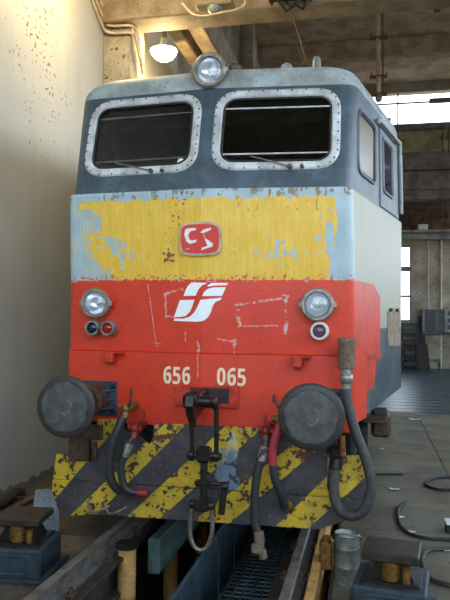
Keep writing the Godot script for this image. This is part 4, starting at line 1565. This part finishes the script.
	st = mb()
	box2(st, Vector3(WALL_X, FLOOR_Y - 0.3, FAR_Z), Vector3(-0.98, FLOOR_Y - 0.012, BACK_Z + 0.4))
	put(st, "left_bed", M.joint, fl)
	structure(fl, "worn oily concrete shed floor in large slabs", "floor")
	var slab_mesh: Mesh
	st = mb()
	box(st, Vector3(0, -0.06, 0), Vector3(1.192, 0.12, 0.792), 0.004)
	slab_mesh = st.commit()
	for ix in 7:
		for iz in 21:
			var at := Vector3(1.0 + 0.6 + ix * 1.2, FLOOR_Y + rng.randf_range(-0.003, 0.002), 7.0 - 0.4 - iz * 0.8)
			if at.z < -9.4:
				continue
			shared(slab_mesh, "slab", M.concrete_floor if rng.randf() < 0.6 else M.concrete_floor_dark, fl, Transform3D(Basis.IDENTITY, at))
	for iz in 36:
		shared(slab_mesh, "slab", M.concrete_oily if rng.randf() < 0.5 else M.concrete_floor_dark, fl, Transform3D(Basis.IDENTITY, Vector3(-1.62, FLOOR_Y + rng.randf_range(-0.003, 0.002), 6.6 - iz * 0.8)))
	st = mb()
	for iz in 48:
		var za := -9.45 - iz * 0.266
		box2(st, Vector3(1.0, FLOOR_Y - 0.05, za - 0.25), Vector3(9.45, FLOOR_Y + 0.003 * (iz % 2), za), 0.006)
	var bd := put(st, "floor_boards", M.board_blue, fl)
	bd.set_meta("kind", "stuff")
	bd.set_meta("label", "blue-grey shiny boards of the far floor")
	st = mb()
	box2(st, Vector3(-20, FLOOR_Y - 0.35, BACK_Z + 0.4), Vector3(25, FLOOR_Y - 0.02, 40))
	structure(put(st, "ground_outside", M.apron, self), "pale concrete apron outside the shed doors", "ground")

# ------------------------------------------------------------------ pit and rails
func make_pit():
	var st := mb()
	box2(st, Vector3(-0.98, -1.75, FAR_Z), Vector3(0.98, -1.6, BACK_Z + 0.4))
	box2(st, Vector3(-1.1, -1.7, FAR_Z), Vector3(-0.98, FLOOR_Y - 0.3, BACK_Z + 0.4))
	box2(st, Vector3(0.98, -1.7, FAR_Z), Vector3(1.1, FLOOR_Y - 0.3, BACK_Z + 0.4))
	box2(st, Vector3(-1.0, -1.7, BACK_Z + 0.2), Vector3(1.0, -0.3, BACK_Z + 0.4))
	structure(put(st, "floor_pit", M.pit_wall, self), "dark inspection pit below the track", "pit")
	for s in [-1.0, 1.0]:
		var r := thing("running_rail", ("worn steel rail on brown girder with tan posts beside blue-green beam" if s < 0 else "worn steel rail with yellow edge strip beside the pit grating"), "rail", Vector3(0.75 * s, 0, 0))
		var prof := PackedVector2Array([Vector2(-0.036, -0.005), Vector2(-0.03, 0.0), Vector2(0.03, 0.0), Vector2(0.036, -0.005), Vector2(0.036, -0.035), Vector2(0.012, -0.045), Vector2(0.01, -0.12), Vector2(0.065, -0.135), Vector2(0.065, -0.15), Vector2(-0.065, -0.15), Vector2(-0.065, -0.135), Vector2(-0.01, -0.12), Vector2(-0.012, -0.045), Vector2(-0.036, -0.035)])
		st = mb()
		slab(st, prof, func(p: Vector2, dd: float): return Vector3(p.x, p.y, dd), FAR_Z + 0.5, BACK_Z + 6.0)
		put(st, "rail_bar", M.rail_steel, r)
		st = mb()
		box2(st, Vector3(-0.16, -0.18, FAR_Z + 0.5), Vector3(0.16, -0.15, BACK_Z + 0.3), 0.006)
		box2(st, Vector3(-0.04, -0.42, FAR_Z + 0.5), Vector3(0.04, -0.18, BACK_Z + 0.3))
		box2(st, Vector3(-0.14, -0.45, FAR_Z + 0.5), Vector3(0.14, -0.42, BACK_Z + 0.3), 0.006)
		put(st, "girder", M.rail_brown, r)
		st = mb()
		box(st, Vector3(0, -0.135, 0), Vector3(0.06, 0.03, 0.09), 0.006)
		cyl(st, Vector3(0, -0.13, 0), Vector3(0, -0.085, 0), 0.015, 8)
		var clip: Mesh = st.commit()
		for k in 14:
			for e in [-0.085, 0.085]:
				shared(clip, "rail_clip", M.brown_steel, r, Transform3D(Basis.IDENTITY, Vector3(e, 0, 1.6 - k * 0.65)))
		var post: Mesh
		st = mb()
		lathe(st, [Vector2(0.07, -1.6), Vector2(0.07, -0.5), Vector2(0.074, -0.49), Vector2(0.074, -0.48), Vector2(0.07, -0.47), Vector2(0.07, -0.12), Vector2(0, -0.12)], Vector3.ZERO, Vector3.UP, 20)
		post = st.commit()
		for k in 8:
			shared(post, "post", M.post_yellow, r, Transform3D(Basis.IDENTITY, Vector3(0.16 if s < 0 else 0.0, 0.02 if s < 0 else -0.33, 0.65 - k * 1.2)))
		if s < 0:
			st = mb()
			cyl(st, Vector3(0, -0.10, 0), Vector3(0, -0.06, 0), 0.09, 18, 0.006)
			var cap: Mesh = st.commit()
			for k in 8:
				shared(cap, "post_cap", M.black_steel, r, Transform3D(Basis.IDENTITY, Vector3(0.16, 0, 0.65 - k * 1.2)))
			st = mb()
			box2(st, Vector3(0.27, -0.36, -12.0), Vector3(0.37, -0.08, -0.72), 0.01)
			put(st, "side_beam", M.beam_green, r)
		else:
			st = mb()
			box2(st, Vector3(0.10, -0.45, -9.0), Vector3(0.165, -0.06, BACK_Z), 0.008)
			put(st, "edge_strip", M.post_yellow, r)
			st = mb()
			box(st, Vector3(0.20, -0.02, -0.55), Vector3(0.10, 0.20, 0.16), 0.02)
			cyl(st, Vector3(0.20, 0.06, -0.55), Vector3(0.20, 0.11, -0.55), 0.035, 12, 0.008)
			tube(st, [Vector3(0.22, 0.08, -0.5), Vector3(0.24, 0.10, -0.45), Vector3(0.25, 0.09, -0.40)], 0.012, 8)
			put(st, "rusty_bracket", M.brass, r)
	# trolley in the pit: blue side, wire grating floor
	var t := thing("pit_trolley", "blue-sided pit trolley with dark wire grating floor", "trolley", Vector3(0, -0.9, 0))
	st = mb()
	box2(st, Vector3(-0.07, 0.1, -6.0), Vector3(-0.04, 0.70, 2.0), 0.006)
	put(st, "side_panel", M.trough_blue, t)
	for k in 9:
		st = mb()
		box2(st, Vector3(-0.04, 0.12, 1.4 - k * 0.7), Vector3(-0.028, 0.68, 1.44 - k * 0.7))
		put(st, "stiffener", M.trough_blue, t)
	st = mb()
	for k in 8:
		box2(st, Vector3(-0.03 + k * 0.085, 0.10, -6.0), Vector3(-0.014 + k * 0.085, 0.135, 2.0))
	for k in 84:
		box2(st, Vector3(-0.03, 0.115, 1.95 - k * 0.095), Vector3(0.58, 0.128, 1.966 - k * 0.095))
	var gr := put(st, "grating", M.grid_steel, t)
	gr.set_meta("kind", "stuff")
	st = mb()
	box2(st, Vector3(-0.04, 0.0, -6.0), Vector3(0.58, 0.06, 2.0))
	put(st, "tray", M.trough_blue, t)
	for zz in [1.6, -1.0, -3.5]:
		for xx in [0.0, 0.5]:
			st = mb()
			cyl(st, Vector3(xx, -0.7, zz), Vector3(xx, 0.0, zz), 0.03, 10)
			put(st, "leg", M.black_steel, t)

# ------------------------------------------------------------------ things near the locomotive
func jack(at: Vector3, s: float, label: String):
	var j := thing("lifting_jack", label, "jack", at, "lifting jacks beside the plough")
	var st := mb()
	box(st, Vector3(0, 0.11, 0.02), Vector3(0.46, 0.22, 0.46), 0.015)
	box(st, Vector3(0, 0.012, 0.02), Vector3(0.56, 0.025, 0.56), 0.004)
	put(st, "housing", M.jack_blue, j)
	st = mb()
	ring_frame(st, Vector2(0, 0.11), 0.15, 0.075, 0.03, 0.02, func(p: Vector2, dd: float): return Vector3(p.x, p.y, 0.25 + dd), -0.004, 0.008)
	put(st, "hatch_frame", M.jack_blue, j)
	st = mb()
	box(st, Vector3(0, 0.225, 0.0), Vector3(0.38, 0.02, 0.36), 0.004)
	var pr := PackedVector2Array([Vector2(-0.15, 0.235), Vector2(0.15, 0.235), Vector2(0.085, 0.345), Vector2(-0.085, 0.345)])
	slab(st, pr, func(p: Vector2, dd: float): return Vector3(p.x, p.y, dd), -0.11, 0.11)
	put(st, "pedestal", M.black_steel, j)
	st = mb()
	cyl(st, Vector3(0, 0.23, 0.1), Vector3(0, 0.36, 0.1), 0.055, 16, 0.008)
	for k in 5:
		cyl(st, Vector3(0, 0.245 + k * 0.022, 0.1), Vector3(0, 0.253 + k * 0.022, 0.1), 0.062, 16)
	put(st, "jack_screw", M.jack_screw, j)
	st = mb()
	cyl(st, Vector3(0.10, 0.23, 0.13), Vector3(0.10, 0.33, 0.13), 0.024, 10)
	put(st, "stop_pin", M.jack_screw, j)
	st = mb()
	box(st, Vector3(0, 0.385, 0), Vector3(0.36, 0.055, 0.34), 0.01)
	box(st, Vector3(0, 0.35, 0), Vector3(0.24, 0.025, 0.26), 0.006)
	put(st, "pad", M.jack_pad, j)
	j.rotation.y = s * 0.12

func make_props():
	jack(Vector3(-1.30, FLOOR_Y, -0.22), 1.0, "blue lifting jack with square dark pad next to the cream wall")
	jack(Vector3(1.40, FLOOR_Y, -0.12), -1.0, "blue lifting jack with square grey pad beside the metal can")
	# metal can
	var c := thing("metal_can", "dented grey metal can with open rim and wire handle", "can", Vector3(1.10, FLOOR_Y, -0.50))
	var st := mb()
	lathe(st, [Vector2(0, 0), Vector2(0.086, 0), Vector2(0.09, 0.01), Vector2(0.087, 0.02), Vector2(0.087, 0.12), Vector2(0.091, 0.13), Vector2(0.087, 0.14), Vector2(0.087, 0.25), Vector2(0.091, 0.26), Vector2(0.087, 0.27), Vector2(0.087, 0.345), Vector2(0.092, 0.352), Vector2(0.088, 0.36), Vector2(0.082, 0.352), Vector2(0.08, 0.05), Vector2(0, 0.05)], Vector3.ZERO, Vector3.UP, 30)
	put(st, "drum", M.can_grey, c)
	st = mb()
	lathe(st, [Vector2(0.078, 0.27), Vector2(0, 0.275)], Vector3.ZERO, Vector3.UP, 24)
	put(st, "black_oil", M.dark_seal, c)
	st = mb()
	tube(st, [Vector3(-0.09, 0.31, 0), Vector3(-0.10, 0.34, 0.03), Vector3(-0.05, 0.372, 0.08), Vector3(0.05, 0.372, 0.08), Vector3(0.10, 0.34, 0.03), Vector3(0.09, 0.31, 0)], 0.005, 6)
	put(st, "wire_handle", M.worn_steel, c)
	# grey sheet leaning behind the left jack
	st = mb()
	slab(st, PackedVector2Array([Vector2(-0.15, 0.0), Vector2(0.13, 0.0), Vector2(0.09, 0.46), Vector2(-0.12, 0.44)]), func(p: Vector2, dd: float): return Vector3(p.x, p.y, -p.y * 0.16 + dd), -0.012, 0.0)
	var sh := put(st, "steel_sheet", M.sheet_grey, self)
	sh.position = Vector3(-1.36, FLOOR_Y, -0.68)
	tag(sh, "pale grey steel sheet standing behind the lifting jack by the wall", "sheet")
	# dark rags and dust ridge at the foot of the wall
	for k in 1:
		st = mb()
		var pts := []
		for i in 7:
			pts.append(Vector3(rng.randf_range(-0.03, 0.03), 0.055 + rng.randf_range(-0.012, 0.02), 0.30 - i * 0.1))
		tube(st, pts, 0.045, 10, 5)
		var rg := put(st, "oily_rag", M.rag_dark, self)
		rg.position = Vector3(WALL_X + 0.12, FLOOR_Y, -1.72 - k * 0.72)
		tag(rg, "long dark oily rag rolled at the foot of the wall", "rag")
	st = mb()
	tube(st, [Vector3(0, 0.02, 0.6), Vector3(0.02, 0.02, -0.2), Vector3(-0.02, 0.025, -1.2), Vector3(0, 0.02, -2.4)], 0.02, 8)
	var db := put(st, "debris_ridge", M.brown_steel, self)
	db.position = Vector3(WALL_X + 0.30, FLOOR_Y, -1.8)
	tag(db, "thin brown ridge of swept dirt along the wall foot", "dirt", "", "stuff")
	# cables on the right floor
	var y := FLOOR_Y + 0.014
	st = mb()
	tube(st, [Vector3(2.6, y, -3.2), Vector3(2.2, y, -3.36), Vector3(2.0, y, -3.38), Vector3(1.89, y, -3.55), Vector3(1.95, y, -3.80), Vector3(2.15, y, -3.98), Vector3(2.6, y, -4.1)], 0.016, 8)
	tag(put(st, "floor_hose", M.cable_black, self), "black hose lying in a half loop on the far floor slabs", "hose")
	st = mb()
	tube(st, [Vector3(1.62, y, -2.72), Vector3(1.54, y, -2.45), Vector3(1.53, y, -2.0), Vector3(1.60, y, -1.72), Vector3(1.75, y, -1.62), Vector3(1.95, y, -1.62), Vector3(2.4, y, -1.55)], 0.016, 8)
	tag(put(st, "floor_cable", M.cable_black, self), "black cable curving away from behind the jack across slabs", "cable")
	st = mb()
	tube(st, [Vector3(2.3, y, -1.45), Vector3(1.9, y, -1.38), Vector3(1.73, y, -1.30), Vector3(1.66, y, -1.05), Vector3(1.68, y, -0.75), Vector3(1.80, y, -0.6), Vector3(2.3, y, -0.45)], 0.02, 8)
	tag(put(st, "floor_cable", M.hose_grey, self), "grey cable bent in a U next to the lifting jack", "cable")
	st = mb()
	tube(st, [Vector3(1.34, y - 0.004, -3.95), Vector3(1.5, y - 0.004, -4.0), Vector3(1.66, y - 0.004, -4.02)], 0.012, 8)
	tag(put(st, "iron_rod", M.cable_black, self), "short dark iron rod lying on the floor beyond the cable loop", "rod")
	# paper scraps
	var spots := [[1.53, -3.27, 0.12, 0.06, "white paper scrap between the hose loop and the locomotive"], [1.44, -5.6, 0.06, 0.05, "tiny white paper scrap under the locomotive side"], [1.63, -1.78, 0.07, 0.05, "small white paper scrap inside the cable curve"], [1.56, -2.22, 0.06, 0.06, "small white paper scrap touching the black cable"], [1.88, -1.36, 0.07, 0.04, "small white paper scrap on the grey cable bend"], [2.1, -8.6, 0.22, 0.16, "crumpled white sheet at the edge of the far boards"]]
	for k in spots.size():
		var sp: Array = spots[k]
		st = mb()
		var q := PackedVector2Array([Vector2(-sp[2] / 2, -sp[3] / 2), Vector2(sp[2] * 0.1, -sp[3] * 0.6), Vector2(sp[2] / 2, -sp[3] * 0.3), Vector2(sp[2] * 0.42, sp[3] / 2), Vector2(-sp[2] * 0.3, sp[3] * 0.45)])
		slab(st, q, func(p: Vector2, dd: float): return Vector3(p.x, dd + absf(p.x) * 0.25, p.y), 0.0, 0.003)
		var pp := put(st, "paper_scrap", M.paper_white, self)
		pp.position = Vector3(sp[0], FLOOR_Y + (0.004 if k != 4 else 0.004), sp[1])
		tag(pp, sp[4], "paper", "paper scraps on the floor")
	# small white box at the frame edge
	var bxn := thing("white_box", "small white box lying on the slabs by the cables", "box", Vector3(1.98, FLOOR_Y, -1.9))
	st = mb()
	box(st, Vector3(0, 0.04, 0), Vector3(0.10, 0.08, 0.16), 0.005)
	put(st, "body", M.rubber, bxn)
	st = mb()
	box(st, Vector3(0, 0.088, 0), Vector3(0.11, 0.016, 0.17), 0.004)
	put(st, "lid", M.paper_white, bxn)

# ------------------------------------------------------------------ far end of the shed
func make_background():
	var z := FAR_Z
	# ledge with a box
	var st := mb()
	box2(st, Vector3(WALL_X, 4.95, z + 0.03), Vector3(9.5, 5.06, z + 0.55), 0.02)
	box2(st, Vector3(WALL_X, 4.72, z + 0.03), Vector3(9.5, 4.95, z + 0.25), 0.01)
	tag(put(st, "wall_ledge", M.ledge_grey, self), "long pale ledge along end wall above the tall window", "ledge")
	st = mb()
	box(st, Vector3(0, 0.1, 0), Vector3(0.36, 0.2, 0.3), 0.01)
	box(st, Vector3(0, 0.205, 0), Vector3(0.37, 0.02, 0.31), 0.004)
	var bx := put(st, "carton", M.paper_white, self)
	bx.position = Vector3(3.25, 5.06, z + 0.3)
	tag(bx, "small white carton standing on the high wall ledge", "carton")
	# overhead crane girder
	var cr := thing("overhead_crane", "dark grey overhead crane bridge spanning the far bay", "crane", Vector3(0, 5.35, -17.0))
	st = mb()
	box2(st, Vector3(-1.1, 0.0, -0.2), Vector3(9.4, 0.10, 0.25), 0.01)
	box2(st, Vector3(-1.1, 0.1, -0.05), Vector3(9.4, 0.32, 0.05))
	put(st, "lower_flange", M.girder_grey, cr)
	st = mb()
	box2(st, Vector3(-1.1, 0.32, -0.1), Vector3(9.4, 0.9, 0.12), 0.01)
	put(st, "web", M.girder_grey, cr)
	st = mb()
	box2(st, Vector3(-1.1, 0.9, -0.2), Vector3(9.4, 0.98, 0.3), 0.01)
	box2(st, Vector3(-1.1, 0.98, -0.1), Vector3(9.4, 1.5, 0.06))
	put(st, "upper_flange", M.girder_grey, cr)
	# vertical pipes and wires on the right
	for p in [[3.93, 0.022, "nearer the tall window"], [4.14, 0.022, "farther from the tall window"]]:
		st = mb()
		cyl(st, Vector3(p[0], 5.3, -21.6), Vector3(p[0], 8.9, -21.6), p[1], 10)
		box(st, Vector3(p[0], 5.6, -21.92), Vector3(0.05, 0.05, 0.66))
		box(st, Vector3(p[0], 8.6, -21.92), Vector3(0.05, 0.05, 0.66))
		tag(put(st, "rusty_pipe", M.pipe_brown, self), "rust-brown vertical pipe on end wall, " + p[2], "pipe", "rusty pipes on the end wall")
	for p in [[3.47, "thin"], [3.95, "thick"]]:
		st = mb()
		cyl(st, Vector3(p[0], 2.05 if p[1] == "thin" else FLOOR_Y, z + 0.06), Vector3(p[0], 4.7, z + 0.06), 0.02 if p[1] == "thin" else 0.035, 8)
		tag(put(st, "wall_conduit", M.pipe_grey, self), p[1] + " grey conduit running down end wall to the cabinets", "conduit")
	st = mb()
	tube(st, [Vector3(1.9, 7.55, -20), Vector3(3.0, 7.35, -20), Vector3(4.6, 7.2, -20)], 0.02, 6)
	tag(put(st, "slack_wire", M.pipe_brown, self), "thin brown wire sagging before the cream wall band", "wire")
	# tool rack
	var rk := thing("storage_rack", "dark steel shelf rack under the tall window", "rack", Vector3(2.77, FLOOR_Y, z + 0.4))
	for xx in [-0.28, 0.28]:
		for zz in [-0.25, 0.25]:
			st = mb()
			box(st, Vector3(xx, 0.88, zz), Vector3(0.05, 1.76, 0.05))
			put(st, "post", M.rack_dark, rk)
	for k in 5:
		st = mb()
		box(st, Vector3(0, 0.12 + k * 0.40, 0), Vector3(0.6, 0.035, 0.54))
		put(st, "shelf", M.rack_dark, rk)
	for k in 4:
		st = mb()
		box(st, Vector3(0, 0.05, 0), Vector3(0.42, 0.14, 0.4), 0.015)
		box(st, Vector3(0.0, 0.13, 0), Vector3(0.30, 0.03, 0.3), 0.008)
		var b := put(st, "parts_bin", [M.jack_blue, M.cabinet_dark, M.brown_steel, M.cabinet_dark][k], self)
		b.position = Vector3(2.77, FLOOR_Y + 0.16 + k * 0.40, z + 0.4)
		tag(b, ["blue parts bin on the bottom shelf of the rack", "dark parts bin on the second rack shelf", "brown parts bin on the third rack shelf", "dark parts bin on the fourth rack shelf under the window"][k], "bin")
	# planks leaning
	for k in 2:
		st = mb()
		box(st, Vector3(0, 1.0, 0), Vector3(0.07, 2.0, 0.06), 0.004)
		var o := put(st, "leaning_plank", M.wood_dark, self)
		o.position = Vector3(3.15 + k * 0.13, FLOOR_Y, z + 0.22)
		o.rotation.x = -0.08
		o.rotation.z = 0.02 * k
		tag(o, ("slim dark plank leaning on end wall beside the rack" if k == 0 else "slim dark plank leaning on end wall beside the wall cabinet"), "plank")
	st = mb()
	slab(st, PackedVector2Array([Vector2(-0.20, 0), Vector2(0.22, 0), Vector2(0.12, 0.95), Vector2(-0.16, 1.0)]), func(p: Vector2, dd: float): return Vector3(p.x, p.y, -p.y * 0.1 + dd), -0.03, 0.0)
	var bb := put(st, "leaning_board", M.wood_dark, self)
	bb.position = Vector3(3.31, FLOOR_Y, z + 0.45)
	tag(bb, "dark tapered board leaning in front of the slim planks", "board")
	# wall cabinets
	var cb := thing("wall_cabinet", "grey wall cabinet with dark louvred front and open door", "cabinet", Vector3(3.55, 1.12, z + 0.02))
	st = mb()
	box2(st, Vector3(-0.30, 0, 0), Vector3(0.26, 0.95, 0.28), 0.01)
	put(st, "body", M.cabinet_grey, cb)
	st = mb()
	box2(st, Vector3(-0.21, 0.05, 0.28), Vector3(0.20, 0.92, 0.30), 0.004)
	for k in 6:
		box2(st, Vector3(-0.19, 0.10 + k * 0.14, 0.30), Vector3(0.18, 0.15 + k * 0.14, 0.315))
	put(st, "louvred_front", M.cabinet_dark, cb)
	st = mb()
	box(st, Vector3(0.38, 0.47, 0.4), Vector3(0.30, 0.93, 0.03), 0.004, Basis(Vector3.UP, -0.5))
	put(st, "door", M.cabinet_grey, cb)
	st = mb()
	box2(st, Vector3(-0.05, 0, 0), Vector3(0.55, 0.9, 0.22), 0.01)
	var c2 := thing("switch_box", "pale switch box with small dark windows next to the conduit", "switch box", Vector3(4.12, 1.18, z + 0.02))
	put(st, "body", M.cabinet_grey, c2)
	for k in 3:
		st = mb()
		box2(st, Vector3(0.05, 0.12 + k * 0.26, 0.22), Vector3(0.35, 0.28 + k * 0.26, 0.235))
		put(st, "meter_window", M.cabinet_dark, c2)
	st = mb()
	box2(st, Vector3(3.35, FLOOR_Y + 0.35, z + 0.002), Vector3(3.93, 1.08, z + 0.12), 0.01)
	tag(put(st, "cable_cover", M.plaster, self), "beige cable cover box below the louvred wall cabinet", "box")

# ------------------------------------------------------------------ lamps and overhead fittings
func pendant(at: Vector3, label: String, energy: float):
	var p := thing("pendant_lamp", label, "lamp", at, "pendant lamps along the wall")
	var st := mb()
	lathe(st, [Vector2(0.03, 0.20), Vector2(0.05, 0.19), Vector2(0.06, 0.10), Vector2(0.09, 0.07), Vector2(0.17, 0.04), Vector2(0.205, 0.01), Vector2(0.20, 0.01), Vector2(0.165, 0.032), Vector2(0.085, 0.06), Vector2(0.03, 0.07)], Vector3.ZERO, Vector3.UP, 28)
	put(st, "shade", M.shade_enamel, p)
	st = mb()
	lathe(st, [Vector2(0.0, -0.15), Vector2(0.08, -0.14), Vector2(0.14, -0.105), Vector2(0.185, -0.05), Vector2(0.20, -0.005), Vector2(0.15, 0.015), Vector2(0, 0.03)], Vector3.ZERO, Vector3.UP, 28)
	put(st, "bulb", M.bulb_glow, p)
	st = mb()
	cyl(st, Vector3(0, 0.19, 0), Vector3(0, 0.30, 0), 0.045, 14, 0.008)
	put(st, "socket", M.chrome, p)
	st = mb()
	tube(st, [Vector3(0, 0.28, 0), Vector3(0, 0.40, 0), Vector3(-0.06, 0.46, 0), Vector3(WALL_X - at.x, 0.47, 0)], 0.015, 8)
	put(st, "bracket_arm", M.pipe_grey, p)
	var l := OmniLight3D.new()
	l.name = "lamp_light"
	l.light_color = Color(1.0, 0.87, 0.62)
	l.light_energy = energy
	l.light_size = 0.16
	l.omni_range = 40.0
	l.omni_attenuation = 2.0
	l.shadow_enabled = true
	l.position = Vector3(0, -0.06, 0)
	p.add_child(l)

func make_lamps():
	pendant(Vector3(-1.80, 5.70, -5.15), "lit enamel pendant lamp on arm beyond the wall pillar", 0.8)
	pendant(Vector3(-1.75, 6.10, -2.3), "lit enamel pendant lamp on arm before the wall pillar", 0.65)
	# conduits on the wall beside the pilaster
	for k in 3:
		var st := mb()
		var dy := 0.10 * k
		var zz := -0.06 * k
		tube(st, [Vector3(WALL_X + 0.04, 6.9 + dy, -2.2), Vector3(WALL_X + 0.04, 6.3 + dy, -3.2), Vector3(WALL_X + 0.04, 5.75 + dy, -4.1 + zz), Vector3(WALL_X + 0.12, 5.64 + dy, -4.24), Vector3(WALL_X + 0.43, 5.62 + dy, -4.26), Vector3(WALL_X + 0.45, 5.55 + dy, -4.4), Vector3(WALL_X + 0.45, 5.2 + dy, -4.7)], 0.02, 8, 4)
		tag(put(st, "wall_cable", M.pipe_grey, self), ["lowest", "middle", "topmost"][k] + " of three grey cables bent round the wall pillar", "cable", "cables round the pillar")
	# unlit oval bowl lamp on a bent pipe
	var o := thing("bowl_lamp", "unlit oval glass bowl lamp on a bent pipe frame overhead", "lamp", Vector3(-0.72, 5.62, -3.9))
	var st := mb()
	var prof := []
	for i in 9:
		var a := -PI / 2 + PI / 2 * i / 8.0
		prof.append(Vector2(maxf(0.0, 0.10 * cos(a)), 0.09 * sin(a)))
	lathe(st, prof, Vector3(0, 0.08, 0), Vector3.UP, 20)
	put(st, "glass_bowl", M.pantograph_grey, o)
	st = mb()
	box(st, Vector3(0, 0.11, 0), Vector3(0.5, 0.06, 0.22), 0.02)
	put(st, "tray", M.wood_girder, o)
	st = mb()
	tube(st, [Vector3(-0.42, 0.14, 0.08), Vector3(-0.2, -0.06, 0.12), Vector3(0.2, -0.05, 0.14), Vector3(0.36, -0.02, 0.14), Vector3(0.42, 0.05, 0.12), Vector3(0.40, 0.14, 0.05)], 0.014, 8)
	put(st, "pipe_frame", M.pipe_grey, o)
	st = mb()
	cyl(st, Vector3(0, 0.13, 0), Vector3(0, CEIL_Y - 5.62, 0), 0.02, 8)
	put(st, "drop_rod", M.pipe_grey, o)
	# dark catenary insulator cluster
	var ct := thing("catenary_hanger", "black spiky overhead-line hanger with insulators above the roof", "hanger", Vector3(0.25, 5.6, -4.0))
	st = mb()
	cyl(st, Vector3(-0.28, 0.18, 0), Vector3(0.28, 0.18, 0), 0.03, 10)
	for k in 6:
		cyl(st, Vector3(-0.26 + k * 0.1, 0.18, 0), Vector3(-0.23 + k * 0.1, 0.18, 0), 0.06, 12)
	put(st, "insulator_bar", M.black_steel, ct)
	st = mb()
	tube(st, [Vector3(-0.16, 0.15, 0), Vector3(-0.05, 0.02, 0), Vector3(0.06, 0.09, 0), Vector3(0.16, 0.03, 0), Vector3(0.2, 0.14, 0)], 0.022, 8, 1)
	put(st, "clamp", M.black_steel, ct)
	st = mb()
	tube(st, [Vector3(-0.10, 0.14, 0.03), Vector3(0.0, 0.06, 0.03), Vector3(0.1, 0.14, 0.03)], 0.018, 8, 1)
	put(st, "clamp", M.black_steel, ct)
	st = mb()
	tube(st, [Vector3(0.0, 0.02, 0), Vector3(0.12, -0.35, 0), Vector3(0.22, -0.72, 0), Vector3(0.30, -1.2, -0.4), Vector3(0.35, -1.72, -0.9)], 0.007, 6)
	put(st, "drop_wire", M.black_steel, ct)
	st = mb()
	cyl(st, Vector3(0, 0.18, 0), Vector3(0, CEIL_Y - 5.6, 0), 0.02, 8)
	put(st, "hanger_rod", M.black_steel, ct)
	# hanging conduit pole with flanges
	var hp := thing("hanging_pole", "grey conduit pole with flanges hanging before the clerestory", "pole", Vector3(1.46, 7.05, -12.0))
	st = mb()
	cyl(st, Vector3(0, 0, 0), Vector3(-0.07, CEIL_Y - 7.05, 0), 0.055, 12)
	put(st, "pole_tube", M.pipe_grey, hp)
	for yy in [0.05, 0.48, 1.42]:
		st = mb()
		box(st, Vector3(-0.01, yy, 0), Vector3(0.42, 0.03, 0.2), 0.006)
		for e in [-0.17, 0.17]:
			cyl(st, Vector3(e, yy, 0), Vector3(e, yy + 0.12, 0), 0.015, 6)
		put(st, "flange", M.pipe_brown, hp)
	st = mb()
	cyl(st, Vector3(0.10, 0.3, 0), Vector3(0.06, CEIL_Y - 7.05, 0), 0.02, 8)
	put(st, "side_rod", M.pipe_brown, hp)
	st = mb()
	ball(st, Vector3(0, -0.05, 0), 0.09)
	put(st, "end_bulb", M.pantograph_grey, hp)
	st = mb()
	cyl(st, Vector3(2.80, 9.02, -12.0), Vector3(2.80, CEIL_Y, -12.0), 0.05, 10)
	cyl(st, Vector3(2.80, 9.0, -12.0), Vector3(2.80, 9.08, -12.0), 0.075, 10)
	tag(put(st, "pipe_stub", M.pipe_brown, self), "short rust-brown pipe stub dropping from the ceiling", "pipe")
